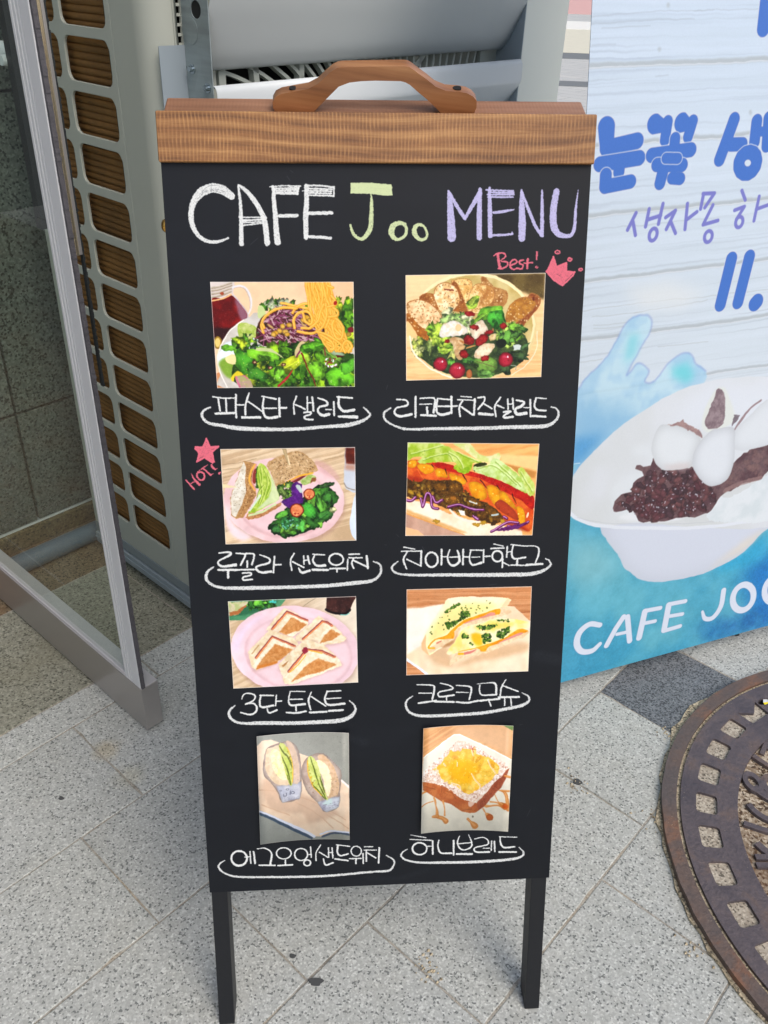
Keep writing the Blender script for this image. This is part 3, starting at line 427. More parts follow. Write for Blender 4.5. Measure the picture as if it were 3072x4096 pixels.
def pic_egg():
    s = Cv(400, 484, [(73, 138), (1557, 82), (1570, 1822), (132, 1892)], (160, 164, 158), 15)
    s.grad(100, 1000, 1400, 300, (150, 152, 144), 0, 1)
    s.poly([(70, 300), (150, 220), (300, 200), (420, 250), (600, 400), (760, 450), (900, 490), (1560, 930), (1570, 1720), (1400, 1700), (1250, 1740), (1130, 1800), (980, 1800), (120, 1330)], (232, 206, 180), smooth=0, col2=(240, 220, 196), ns=80)
    for P in [[(80, 1000), (400, 1050), (900, 1200), (1500, 1500)], [(700, 1240), (1000, 1400), (1300, 1650)], [(1200, 1440), (1560, 1640)], [(150, 1250), (600, 1450)]]: s.line(P, 9, (206, 166, 130), a=.6)
    s.poly([(190, 820), (260, 1300), (620, 1420), (840, 1420), (900, 1600), (1300, 1460), (1400, 1380), (800, 1100)], (206, 176, 152), smooth=2, soft=7, a=.75)
    s.line([(120, 1350), (400, 1500), (700, 1650), (1000, 1800)], [14, 24, 28, 22], (222, 228, 246)); s.line([(120, 1390), (400, 1540), (700, 1700), (960, 1830)], [20, 24, 26, 20], (74, 92, 112)); s.line([(1130, 1800), (1280, 1740), (1420, 1722), (1570, 1745)], 18, (78, 92, 112)); s.line([(1100, 1760), (1280, 1700), (1570, 1705)], 14, (224, 230, 246)); s.line([(1440, 860), (1560, 960)], 18, (240, 232, 228))
    # left wrapped half
    s.poly([(480, 260), (610, 240), (720, 340), (760, 480), (790, 700), (790, 900), (770, 1180), (480, 1240), (420, 1100), (300, 900), (190, 780), (175, 560), (220, 360), (300, 300)], (190, 170, 160), smooth=2, col2=(208, 192, 182), ns=20, rim=.34, rr=9)
    s.poly([(380, 960), (620, 960), (790, 900), (770, 1180), (480, 1240), (440, 1110)], (186, 190, 206), smooth=0, col2=(212, 214, 224), ns=20, rim=.2, rr=6)
    s.poly([(230, 360), (330, 330), (440, 300), (500, 420), (560, 700), (600, 940), (420, 940), (280, 820), (210, 640)], (226, 206, 178), smooth=3, col2=(212, 190, 160), ns=14); s.poly([(300, 400), (400, 370), (470, 500), (520, 700), (560, 860), (480, 860), (360, 740), (310, 560)], (246, 236, 196), smooth=3, col2=(240, 222, 160), ns=10, r=2)
    s.poly([(430, 300), (500, 280), (580, 380), (640, 560), (660, 760), (640, 950), (600, 960), (540, 780), (480, 560)], (186, 200, 96), smooth=2, r=1, col2=(206, 214, 130), ns=12)
    for P in [[(440, 310), (500, 420), (600, 520)], [(480, 500), (540, 640), (590, 800), (620, 950)], [(540, 440), (600, 560), (640, 680)], [(560, 790), (610, 950)]]: s.line(P, [6, 13, 5], (96, 110, 40))
    s.line([(560, 340), (610, 460), (640, 600), (655, 780), (640, 920)], 7, (232, 186, 70)); s.dots([(560, 380), (620, 480), (650, 800), (630, 800)], 12, [(150, 140, 40)], 5, 10); s.poly([(540, 250), (620, 250), (700, 400), (750, 640), (760, 900), (670, 930), (670, 700), (620, 450)], (216, 194, 176), smooth=2, col2=(206, 182, 160), ns=18)
    # right wrapped half
    s.poly([(900, 500), (1000, 450), (1140, 440), (1260, 520), (1400, 650), (1440, 780), (1410, 1060), (1400, 1300), (1200, 1400), (1120, 1350), (1040, 1240), (900, 1100), (820, 940), (790, 800), (800, 640), (860, 540)], (190, 168, 156), smooth=2, col2=(208, 190, 178), ns=20, rim=.34, rr=9)
    s.poly([(1050, 1240), (1250, 1170), (1410, 1120), (1400, 1300), (1200, 1400), (1120, 1350)], (178, 178, 196), col2=(210, 216, 226), ns=20, rim=.2, rr=6); s.poly([(1120, 1260), (1280, 1160), (1290, 1260), (1180, 1290)], (200, 220, 220), soft=3)
    s.poly([(1050, 500), (1140, 460), (1250, 560), (1340, 700), (1400, 900), (1380, 1100), (1260, 1150), (1200, 1180), (1250, 1000), (1200, 760)], (222, 192, 160), smooth=2, col2=(206, 172, 136), ns=12); s.poly([(1040, 560), (1150, 580), (1240, 700), (1280, 860), (1260, 1040), (1220, 1140), (1160, 1000), (1140, 840), (1060, 700)], (246, 234, 190), smooth=3, r=2, col2=(250, 240, 206), ns=10)
    s.poly([(900, 510), (960, 490), (1040, 580), (1090, 740), (1140, 960), (1220, 1180), (1180, 1190), (1040, 1040), (940, 860), (900, 680)], (190, 204, 104), smooth=2, r=1, col2=(212, 220, 140), ns=12)
    for P in [[(940, 510), (990, 680), (1040, 840), (1080, 960)], [(1060, 940), (1130, 1060), (1190, 1180)], [(960, 940), (1060, 1050), (1180, 1190)], [(1090, 820), (1130, 960), (1170, 1080)]]: s.line(P, [6, 14, 6], (100, 116, 46))
    s.line([(890, 560), (890, 700), (930, 860), (980, 980), (1120, 1130)], 8, (228, 186, 70)); s.dots([(880, 560), (920, 700), (1000, 1000), (960, 980)], 14, [(150, 130, 40), (220, 170, 40)], 5, 11)
    s.dots([(220, 500), (700, 400), (760, 900), (300, 800)], 40, [(150, 130, 120)], 3, 8, .5); s.dots([(830, 900), (1380, 700), (1380, 1000), (1000, 1200)], 50, [(150, 120, 106)], 3, 9, .6)
    D = (120, 124, 140)
    s.line([(505, 1100), (505, 1135), (550, 1130), (552, 1085)], 8, D, smooth=0); s.line([(610, 1050), (612, 1110)], 8, D); s.ell(650, 1080, 34, 24, D); s.ell(650, 1080, 20, 12, (190, 194, 208)); s.ell(455, 1045, 20, 14, D); s.ell(455, 1045, 10, 6, (190, 194, 208)); s.ell(565, 1025, 26, 15, D); s.ell(565, 1025, 15, 8, (196, 204, 212))
    for y in (1165, 1190, 1215): s.dots([(490, y-6), (750, y-26), (750, y-16), (490, y+4)], 26, [(140, 140, 156)], 3, 6, .6)
    for y in (1290, 1325, 1355): s.dots([(1130, y), (1390, y-90), (1390, y-78), (1130, y+12)], 26, [(130, 130, 150)], 3, 6, .6)
    for i in range(9): s.ell(1235+i*24, 495+i*22, 12, 9, (150, 150, 150), .8, a=.8); s.ell(1235+i*24, 495+i*22, 6, 4, (180, 180, 172), .8)
    return s.done(1, border=1)

def pic_honey():
    s = Cv(400, 484, [(90, 93), (1575, 50), (1488, 1818), (50, 1842)], (214, 172, 130), 17)
    s.wood((226, 176, 122), (206, 150, 98), 120, 8, -.5); s.poly([(700, 40), (1600, 40), (1560, 620), (1100, 380), (560, 190)], (216, 174, 132), soft=12)
    s.poly([(1380, 40), (1600, 40), (1560, 135)], (110, 136, 80))
    s.poly([(90, 570), (620, 215), (700, 222), (1560, 610), (1500, 1830), (40, 1860)], (232, 228, 212), smooth=0, col2=(224, 220, 204), ns=120); s.line([(95, 575), (610, 222), (690, 225), (1560, 620)], 9, (244, 242, 232), smooth=0); s.poly([(90, 640), (620, 300), (1500, 660), (1500, 760), (900, 420), (90, 800)], (222, 220, 206), soft=8)
    # slice
    s.poly([(80, 980), (400, 1060), (600, 1170), (850, 1340), (980, 1370), (1150, 1180), (1300, 960), (1510, 750), (1480, 860), (1380, 1080), (1280, 1180), (1200, 1290), (1130, 1400), (960, 1530), (850, 1540), (740, 1520), (560, 1390), (400, 1330), (80, 1120)], (176, 96, 54), smooth=0, r=1, col2=(196, 122, 72), ns=26)
    s.poly([(980, 1350), (1150, 1180), (1300, 960), (1510, 750), (1480, 860), (1380, 1080), (1200, 1290), (1130, 1400), (1000, 1500)], (146, 74, 52), smooth=0, col2=(166, 92, 64), ns=12, soft=1)
    for i in range(16): x = 1000+i*30; s.line([(x, 1380-i*34), (x+20, 1480-i*44)], 4, (120, 60, 40), a=.6)
    for P in [[(400, 1070), (390, 1180)], [(480, 1170), (560, 1200), (640, 1300)], [(740, 1500), (900, 1470)], [(120, 1060), (300, 1120)]]: s.line(P, 5, (130, 66, 36), a=.7)
    s.poly([(640, 350), (740, 330), (960, 420), (1200, 570), (1400, 640), (1480, 740), (1400, 880), (1300, 980), (1100, 1220), (980, 1340), (860, 1340), (700, 1280), (560, 1170), (420, 1060), (220, 1010), (80, 960), (80, 830), (300, 680), (500, 470)], (216, 190, 170), smooth=2, r=2, col2=(236, 224, 214), ns=8)
    s.dots([(640, 350), (960, 420), (1480, 740), (1300, 980), (980, 1340), (860, 1340), (560, 1170), (80, 960), (80, 830), (500, 470)], 900, [(250, 246, 242), (196, 150, 130), (246, 240, 236), (176, 130, 112)], 4, 12, .8)
    s.poly([(560, 500), (700, 520), (740, 460), (900, 480), (1000, 560), (1180, 600), (1340, 720), (1330, 840), (1230, 960), (1090, 1080), (990, 1150), (820, 1220), (700, 1130), (600, 1040), (380, 950), (340, 800), (230, 800), (400, 680)], (232, 180, 60), smooth=2, r=3, col2=(240, 204, 100), ns=18)
    for i in range(70):
        q = s.inside([(560, 520), (900, 500), (1330, 740), (1060, 1080), (820, 1180), (400, 930), (420, 700)], 1)[0]; s.ell(q[0], q[1], 40+40*s.rs.rand(), 28+24*s.rs.rand(), [(238, 190, 60), (244, 214, 110), (226, 166, 40), (240, 200, 80)][s.rs.randint(4)], s.rs.rand()*3, r=2, rim=.12, a=.85)
    s.poly([(500, 780), (640, 640), (860, 660), (1000, 760), (900, 900), (860, 1060), (640, 1000)], (236, 176, 20), smooth=3, soft=8, a=.75); s.ell(620, 600, 50, 30, (206, 130, 30), soft=4, a=.6); s.ell(1130, 770, 86, 60, (246, 210, 90), rim=.1)
    for P in [[(300, 760), (330, 860), (360, 890)], [(430, 700), (460, 740)], [(660, 690), (660, 750)], [(890, 880), (960, 990), (1040, 1080), (1030, 1130)], [(900, 480), (920, 570)], [(1160, 640), (1220, 760), (1290, 860)], [(560, 1030), (700, 1090), (720, 1200)]]: s.line(P, 11, (250, 236, 214), a=.9); s.line(np.array(P)+[6, 6], 4, (196, 130, 50), a=.6)
    s.dots([(560, 520), (900, 500), (1330, 740), (1060, 1080), (820, 1180), (400, 930), (420, 700)], 160, [(252, 236, 180), (214, 150, 40)], 3, 7, .7)
    for a in range(5): s.line([(905, 470), (905+60*math.cos(a*1.0-2.9), 470+60*math.sin(a*1.0-2.9))], 5, (180, 80, 60))
    s.poly([(840, 1350), (960, 1340), (900, 1440), (850, 1430)], (236, 220, 210), r=4, a=.7)
    # caramel
    K = (206, 130, 60)
    for P, R in [([(60, 1400), (130, 1350), (250, 1320)], 8), ([(265, 1260), (290, 1330), (300, 1400), (320, 1500), (330, 1580), (420, 1620), (470, 1670)], [14, 18, 8, 26, 30, 34, 44]), ([(420, 1320), (430, 1380), (450, 1480), (450, 1570)], [20, 8, 8, 14]), ([(250, 1580), (330, 1580)], [18, 30]), ([(1080, 1470), (1120, 1530), (1190, 1600)], [16, 8, 60]), ([(830, 1640), (880, 1690), (950, 1750)], [24, 20, 56]), ([(1130, 1420), (1200, 1410), (1330, 1390), (1440, 1400)], [24, 16, 16, 60]), ([(1200, 1340), (1330, 1350), (1440, 1400)], [12, 12, 60]), ([(1270, 1210), (1330, 1330), (1400, 1380)], [6, 8, 30]), ([(1340, 1140), (1420, 1160), (1470, 1260), (1480, 1380), (1490, 1440)], [12, 24, 26, 30, 40]), ([(1380, 1150), (1500, 1140)], 16), ([(1440, 890), (1540, 905)], 18), ([(70, 1170), (130, 1150)], 16)]:
        s.line(P, R, K, a=.88); s.line(np.array(P)-[4, 6], np.array(R)*.35, (232, 176, 120), a=.8)
    s.ell(1190, 1600, 56, 54, (206, 110, 50), rim=.2); s.ell(1440, 1400, 50, 40, (206, 96, 30), soft=2); s.ell(915, 1600, 14, 18, (120, 110, 90))
    return s.done(1, border=1)
PICS = [pic_pasta, pic_ricotta, pic_sandwich, pic_hotdog, pic_toast, pic_croque, pic_egg, pic_honey]

# ---------------------------------------------------------------- chalk lettering and the banner print
def view(s, x0, y0, sc):
    s.M = s.M0 @ np.array([[1/sc, 0, x0], [0, 1/sc, y0], [0, 0, 1.]]); s.k = s.k0/sc

def ring(x, y, rx, ry, ang=0, n=14):
    t = np.linspace(-1.4, 4.95, n); c, q = math.cos(ang), math.sin(ang)
    return [(x+rx*math.cos(a)*c-ry*math.sin(a)*q, y+rx*math.cos(a)*q+ry*math.sin(a)*c) for a in t]

def chalk(s, P, R, col=(226, 229, 227), rough=1., a=1., smooth=6):
    P = np.asarray(P, float)
    if smooth and len(P) > 2: P = smooth_path(P, smooth)
    P = hmap(s.M, P); b = s.smask(P, np.asarray(R, float)*s.k, 3)
    if b is None: return
    (x0, y0, x1, y1), D = b; m = np.clip((D+.6+(s.g1[y0:y1, x0:x1]-.5)*3.0*rough)/1.5, 0, 1)
    m = m*np.clip(1.25-s.g2[y0:y1, x0:x1]*.75*rough, .25, 1)*a
    s.put(((x0, y0, x1, y1), m), col)

def chalkfill(s, P, col, hatch=0):
    P = np.asarray(P, float); Q = hmap(s.M, P); b = s.pmask(Q)
    (x0, y0, x1, y1), m = b; m = np.clip(blur2(m, 1)*1.5-s.g1[y0:y1, x0:x1]*.55, 0, 1)*np.clip(1.2-s.g2[y0:y1, x0:x1]*.6, .3, 1)
    s.put((b[0], m), col)
    for i in range(len(P)): chalk(s, [P[i], P[(i+1) % len(P)]], 3.2/s.k*.8, col, .8)

WH, GR, LV, PK = (228, 231, 229), (206, 219, 168), (190, 186, 226), (226, 108, 126)
SW = [  # caption: view x0, y0, scale, then strokes (points, radii)
 (780, 1540, 2.304, [([(165,110),(250,122),(360,122)],8),([(215,130),(222,180),(232,240)],10),([(285,130),(290,245)],10),([(190,265),(280,262),(360,260)],13),([(378,90),(375,200),(380,300)],11),([(385,185),(445,185)],9),
  ([(500,75),(480,130),(465,200),(465,275)],[8,11,11,12]),([(490,155),(550,195),(610,240)],9),([(435,300),(600,300)],14),([(615,105),(745,130)],[7,11]),([(635,110),(625,200),(640,280),(680,305),(760,295)],[9,12,13,14,15]),([(640,215),(750,215)],8),([(775,125),(780,290)],12),([(790,212),(840,212)],12),
  ([(935,105),(910,180),(915,270)],9),([(920,180),(970,200),(1015,225)],9),([(1035,110),(1035,235)],9),([(1080,115),(1092,240)],11),([(1035,165),(1085,165)],8),([(1005,255),(1060,250),(1065,270),(1010,290),(1020,315),(1085,320)],10),
  ([(1135,120),(1210,150),(1215,185),(1145,205),(1135,250),(1180,280),(1235,270)],[9,11,12,11,12,15,16]),([(1205,225),(1260,228)],7),([(1278,155),(1283,280)],10),([(1310,110),(1448,120)],10),([(1325,110),(1325,190),(1370,240),(1465,230)],[12,14,15,16]),([(1325,290),(1490,295)],[12,18]),
  ([(140,205),(80,240),(65,290),(120,350),(250,375),(400,400),(700,410),(960,405),(1200,385),(1400,370),(1540,330),(1610,280),(1590,240),(1555,208)],[8,14,14,14,18,22,19,18,16,22,17,12,11,8])]),
 (1520, 1540, 2.242, [([(150,130),(230,135),(245,180),(150,205),(130,250),(180,280),(280,262)],[8,10,11,10,12,14,14]),([(318,105),(318,285)],12),([(360,120),(480,115),(490,170),(480,245)],[8,9,12,13]),([(355,172),(465,170)],7),([(420,200),(425,255)],12),([(368,268),(500,275)],12),
  ([(515,120),(640,130)],8),([(515,125),(505,200),(515,250),(560,265),(625,250)],[10,12,12,14,14]),([(520,190),(690,188)],10),([(640,105),(640,250)],12),([(725,100),(820,108)],6),([(695,130),(850,135)],7),([(740,140),(710,200),(718,280)],10),([(730,195),(830,265)],11),([(850,125),(842,265)],12),
  ([(880,112),(935,108),(930,150),(880,215)],10),([(930,165),(1005,210)],9),([(890,255),(1010,265)],14),([(1080,110),(1030,190),(1040,280)],10),([(1050,180),(1110,205)],9),([(1145,125),(1150,215)],9),([(1190,120),(1195,215)],10),([(1150,170),(1190,168)],8),([(1110,240),(1170,235),(1120,265),(1115,290),(1190,285)],12),
  ([(1225,135),(1290,150),(1270,185),(1215,215),(1230,260),(1310,250)],[10,12,16,14,16,18]),([(1290,200),(1340,200)],7),([(1347,130),(1350,280)],11),([(1400,112),(1490,120)],7),([(1400,115),(1385,180),(1410,220),(1485,228)],11),([(1365,275),(1485,282)],12),
  ([(95,205),(40,245),(40,300),(100,350),(240,395),(500,390),(930,385),(1200,375),(1480,365),(1580,310),(1600,240),(1575,205),(1535,195)],[7,11,12,10,12,15,18,20,20,13,11,9,7])]),
 (800, 2160, 2.183, [([(165,115),(250,108),(265,130),(170,180),(160,210),(200,232),(310,218)],[8,12,12,10,11,13,18]),([(160,262),(330,262)],12),([(245,270),(245,330)],13),([(315,118),(390,122)],9),([(400,120),(385,160),(355,220)],11),([(400,118),(465,122),(470,150),(452,215)],10),([(412,185),(412,240)],10),([(330,262),(490,258)],10),([(370,290),(440,288),(440,308),(380,325),(380,350),(455,345)],10),
  ([(520,130),(600,160),(600,200),(500,230),(495,260),(540,285),(620,275)],[7,10,12,11,12,12,14]),([(650,145),(640,285)],10),([(655,218),(705,215)],10),([(820,118),(790,180),(800,265)],9),([(805,190),(905,240)],9),([(905,140),(908,215)],8),([(940,140),(955,210)],10),([(905,180),(945,175)],8),([(860,245),(890,285),(955,268)],[9,14,14]),
  ([(985,125),(1085,130)],8),([(1000,130),(985,180),(1020,225),(1090,222)],[9,10,13,16]),([(985,260),(1115,262)],13),(ring(1188,170,62,50),10),([(1135,250),(1270,248)],10),([(1195,255),(1195,280)],8),([(1290,170),(1285,265)],9),([(1300,125),(1390,122)],9),([(1300,155),(1415,155)],8),([(1340,160),(1325,200),(1340,245)],10),([(1345,180),(1460,235)],10),([(1455,140),(1465,245)],12),
  ([(115,238),(65,280),(55,340),(110,395),(220,420),(450,420),(800,412),(1100,400),(1350,375),(1500,355),(1570,300),(1580,240),(1560,205),(1515,188)],[8,14,15,14,16,21,18,20,22,17,13,11,9,7])]),
 (1550, 2140, 2.44, [([(160,118),(265,138)],8),([(135,158),(325,155)],8),([(190,165),(155,240),(185,330)],[9,12,9]),([(185,235),(320,300)],9),([(328,155),(325,300)],12),(ring(430,240,60,72),12),([(528,140),(525,290)],12),([(535,210),(580,210)],9),([(605,145),(585,220),(610,285),(655,295),(700,255),(695,190),(680,150)],[9,11,13,16,16,13,11]),([(610,215),(700,212)],9),([(738,140),(735,285)],12),([(745,212),(800,212)],9),
  ([(805,145),(925,148)],9),([(810,150),(800,240),(830,290),(915,270)],[9,11,13,15]),([(815,215),(900,212)],7),([(938,145),(935,265)],11),([(950,208),(1000,205)],10),([(1035,85),(1130,108)],7),([(1010,130),(1135,125)],10),(ring(1072,205,50,52),12),([(1168,110),(1162,215)],10),([(1170,165),(1205,160)],8),([(1205,92),(1330,105)],8),([(1228,95),(1212,180),(1240,230),(1345,215)],[10,12,12,12]),([(1125,235),(1118,315)],11),([(1125,265),(1185,295)],9),([(1265,245),(1265,290)],13),([(1205,292),(1360,295)],9),
  ([(1335,105),(1430,105),(1475,130),(1470,200),(1445,265)],[8,8,10,12,10]),([(1355,290),(1510,280)],14),([(100,258),(50,300),(50,345),(120,380),(300,390),(600,388),(900,388),(1200,385),(1400,378),(1530,340),(1590,290),(1580,250),(1540,228)],[8,12,13,12,16,20,22,24,24,18,12,10,8])]),
 (900, 2720, 3.072, [([(205,235),(230,180),(300,165),(365,190),(350,250),(250,300)],[8,11,13,14,13,14]),([(260,290),(350,290),(390,340),(370,400),(300,425),(190,400)],[12,13,16,16,16,12]),([(430,190),(590,190)],13),([(440,195),(425,270),(450,335),(590,315)],[12,15,17,18]),([(630,185),(620,315)],12),([(640,260),(690,258)],14),([(515,350),(540,405),(635,370)],[9,13,17]),
  ([(800,140),(980,142)],9),([(800,145),(780,240),(810,310),(980,295)],[9,12,16,20]),([(800,238),(950,236)],11),([(870,320),(872,380)],13),([(755,400),(870,405),(990,385)],[14,16,17]),([(1060,150),(1025,250),(1050,365)],[10,17,12]),([(1060,205),(1235,320)],13),([(1040,400),(1245,390)],17),([(1250,140),(1420,132)],13),([(1255,140),(1225,230),(1270,305),(1465,290)],[12,16,18,20]),([(1250,230),(1425,220)],11),([(1275,380),(1445,370)],18),
  ([(125,312),(60,370),(50,440),(120,510),(250,535),(450,530),(800,530),(1100,520),(1400,500),(1540,450),(1600,370),(1580,300),(1525,255)],[10,20,22,20,22,32,30,32,36,30,18,14,9])]),
 (1600, 2700, 3.072, [([(205,118),(390,125),(420,170),(395,295)],[9,13,16,16]),([(230,222),(390,222)],10),([(225,345),(440,315)],16),([(495,100),(600,125),(645,170),(480,210),(490,265),(660,245)],[10,12,13,13,15,17]),([(570,270),(570,310)],10),([(430,325),(660,330)],17),([(690,125),(850,140),(875,180),(850,300)],[9,14,16,14]),([(690,210),(840,215)],9),([(690,330),(820,340),(955,315)],[14,17,17]),
  ([(940,110),(1050,98),(1170,105),(1180,240)],[6,9,16,18]),([(980,120),(975,190),(1010,245),(1170,240)],[12,12,12,16]),([(980,315),(1220,290)],17),([(1085,300),(1115,380)],13),([(1300,55),(1245,150),(1230,250)],[9,13,13]),([(1265,130),(1450,200)],12),([(1210,272),(1460,268)],18),([(1285,285),(1285,370)],12),([(1360,285),(1368,370)],12),
  ([(150,260),(85,310),(70,380),(120,460),(250,500),(450,500),(750,485),(1050,460),(1350,405),(1500,370),(1580,320),(1575,260),(1495,215)],[10,15,18,20,24,26,26,26,26,26,20,14,9])]),
 (860, 3340, 2.242, [(ring(215,210,70,66),[12,12,14,16,12,12,14]),([(265,200),(310,195)],8),([(312,150),(320,255)],9),([(345,150),(358,255)],11),([(378,125),(450,120),(505,165),(495,260)],[7,9,10,13]),([(395,272),(535,272)],11),(ring(615,165,66,50),9),([(630,225),(630,265)],10),([(565,275),(690,268)],12),(ring(770,175,58,54),9),([(855,105),(862,200)],8),([(830,178),(860,172)],8),(ring(825,250,30,26),10),
  ([(945,90),(905,160),(905,230)],8),([(935,155),(1010,200)],9),([(1015,115),(1018,200)],8),([(1048,115),(1055,205)],9),([(1015,160),(1050,155)],7),([(970,215),(990,268),(1055,250)],[8,12,12]),([(1090,88),(1205,102)],8),([(1100,95),(1095,150),(1120,185),(1190,170)],11),([(1075,215),(1190,230)],11),(ring(1265,145,46,44),8),([(1205,212),(1310,210)],9),([(1262,215),(1262,255)],10),([(1325,165),(1328,255)],9),
  ([(1340,105),(1415,105)],7),([(1335,135),(1445,135)],8),([(1355,140),(1355,235)],10),([(1365,160),(1440,205)],9),([(1472,115),(1465,250)],11),([(85,230),(40,260),(35,300),(90,345),(200,375),(500,378),(900,372),(1150,355),(1300,340),(1450,328),(1560,318),(1600,270),(1600,225),(1535,182)],[7,10,11,11,13,14,16,15,14,14,15,11,10,7])]),
 (1580, 3310, 3.072, [([(195,92),(380,125)],[7,10]),([(180,145),(440,158)],[8,11]),(ring(300,260,88,74),[15,14,16,16,15]),([(395,230),(450,230)],9),([(460,165),(462,325)],15),([(538,155),(525,230),(560,310),(690,315)],[11,14,16,18]),([(718,160),(718,335)],16),([(790,105),(765,180),(790,250),(850,275),(930,240),(940,180),(900,85)],[9,12,13,13,16,14,7]),([(770,200),(930,185)],11),([(755,325),(945,325)],18),
  ([(975,140),(1080,120),(1140,160),(1130,210),(1000,240),(970,265),(1000,300),(1155,300)],[9,10,12,14,12,13,15,19]),([(1080,255),(1165,252)],9),([(1185,165),(1180,280)],12),([(1220,170),(1225,295)],14),([(1280,112),(1495,118)],9),([(1290,115),(1295,190),(1340,245),(1465,235)],[12,14,16,16]),([(1280,300),(1485,300)],17),
  ([(145,268),(85,310),(75,355),(140,400),(300,430),(600,430),(900,425),(1200,410),(1450,385),(1560,350),(1575,300),(1525,245)],[9,13,16,16,19,24,26,26,24,20,14,9])])]

def pic_board(w=1280, h=2536):
    s = Cv(w, h, [(644, 649), (2366, 655), (2196, 3510), (838, 3571)], (15, 19, 26), 21); s.M0, s.k0 = s.M, s.k
    g = s.rs.rand(h, w).astype(np.float32); s.g1 = np.clip((blur2(g, 1)-.5)*2.6+.5, 0, 1); s.g2 = np.clip((s.rs.rand(h, w).astype(np.float32)*.6+s.g1*.4), 0, 1)**2
    s.c *= (.93+.14*s.fbm(160, 3))[..., None]
    dust = np.clip(s.fbm(220, 8, 90)-.55, 0, 1)*.10+np.clip(s.noise(60, 4, 90)-.8, 0, 1)*.05; s.c += (dust*110)[..., None]
    for i in range(9):
        x, y, L, ang = s.rs.rand()*w, s.rs.rand()*h, 80+160*s.rs.rand(), s.rs.rand()*.8-.4; P = np.array([(x, y), (x+L*math.cos(ang)*.5, y+L*.25*math.sin(ang)+14), (x+L*math.cos(ang), y+L*math.sin(ang))]); bm = s.smask(smooth_path(P, 6), 10+20*s.rs.rand(), 20)
        if bm: s.put((bm[0], np.clip(bm[1]/16, 0, 1)*.045*s.g1[bm[0][1]:bm[0][3], bm[0][0]:bm[0][2]]*1.6), (200, 205, 208))
    X = s.rs.rand(420, 2)*[w, h]
    for x, y in X: s.c[int(y), int(x)] += s.rs.rand()*80
    for i in range(26):
        x, y, a, L = s.rs.rand()*w, s.rs.rand()*h, s.rs.rand()*6.28, 6+26*s.rs.rand(); P = np.array([(x, y), (x+L*math.cos(a), y+L*math.sin(a))]); b = s.smask(P, .7)
        if b: s.put((b[0], np.clip(b[1]+.5, 0, 1)*.22), (190, 195, 195))
    view(s, 740, 700, 2.765); K = lambda P, R, c=WH, **k: chalk(s, P, R, c, **k)
    K([(512,236),(450,190),(390,160),(300,148),(190,190),(110,280),(70,400),(75,520),(110,620),(180,700),(270,740),(370,740),(480,700)], [40,46,50,50,50,38,30,30,26,22,20,18,10], rough=1.1)
    for P in [[(120,290),(220,190),(330,160),(440,190)],[(150,230),(260,130),(380,120)],[(110,370),(160,250),(280,180),(420,200)]]: K(P, 2.2, (70, 74, 80), a=.5)
    K([(590,115),(612,300),(620,470),(625,765)], [12,18,22,26]); K([(600,118),(690,190),(790,320),(860,450),(890,560),(910,755)], [14,24,28,30,32,32])
    for P in [[(600,470),(900,472)],[(645,500),(870,500)],[(650,528),(850,520)],[(650,558),(860,536)],[(640,515),(860,490)]]: K(P, 9)
    K([(975,130),(985,300),(1000,450),(1010,620),(1025,745)], [18,24,28,32,36]); K([(940,132),(1100,122),(1280,125)], 8)
    for P in [[(1262,128),(1245,212)],[(985,206),(1250,210)],[(985,150),(1250,145)],[(990,172),(1240,166)],[(990,192),(1240,190)]]: K(P, [10, 12])
    K([(1040,455),(1240,450)], 20); K([(1340,125),(1345,300),(1335,450),(1340,690)], [24,28,30,28]); K([(1300,178),(1360,170)], 6)
    for P in [[(1330,120),(1490,118),(1645,140)],[(1648,135),(1645,232)],[(1370,222),(1640,232)],[(1370,150),(1630,158)],[(1370,178),(1620,180)],[(1370,200),(1620,206)]]: K(P, 11)
    K([(1370,425),(1620,420)], 20); K([(1330,682),(1500,690),(1610,700)], 17)
    view(s, 1340, 700, 3.318); chalkfill(s, [(218,115),(480,112),(745,138),(752,262),(640,262),(480,240),(215,235)], GR)
    for y in (135, 160, 190, 220): K([(230, y), (480, y-2), (740, y+20)], 11, GR)
    K([(480,250),(485,400),(480,600),(460,730),(400,820),(340,850),(270,810),(225,740),(205,665)], [10,24,32,34,30,22,22,20,14], GR)
    K([(930,650),(850,638),(775,675),(748,760),(790,840),(860,850),(930,800),(948,710),(905,645)], [20,28,40,42,28,20,22,22,22], GR); K([(1150,665),(1100,660),(1055,710),(1062,790),(1120,850),(1190,850),(1222,790),(1195,700),(1140,655)], [16,26,32,34,24,20,20,16,18], GR)
    view(s, 1760, 700, 2.765)
    for P, R in [([(95,180),(110,300),(122,500),(130,690)],[14,32,44,50]),([(100,178),(180,330),(275,478)],[12,22,22]),([(275,480),(350,350),(440,200)],[18,24,30]),([(443,160),(435,400),(435,690)],[22,31,31]),([(548,145),(552,400),(555,670)],[18,26,27]),([(510,162),(810,175)],11),([(560,190),(815,195)],11),([(525,216),(815,214)],11),([(530,240),(808,242)],11),([(590,415),(700,400),(815,380)],[14,18,8]),([(560,665),(700,660),(800,650)],14),([(797,628),(795,662)],6),
      ([(902,165),(905,350),(910,550),(905,695)],[14,34,44,40]),([(905,180),(980,380),(1060,570),(1130,668)],[14,18,20,20]),([(1130,170),(1130,350),(1130,530),(1125,660)],[12,20,24,24]),([(1290,180),(1265,300),(1252,450),(1262,570),(1310,650),(1400,672),(1460,650),(1490,560),(1500,380),(1530,162)],[36,38,40,42,34,24,22,20,16,5])]: K(P, R, LV)
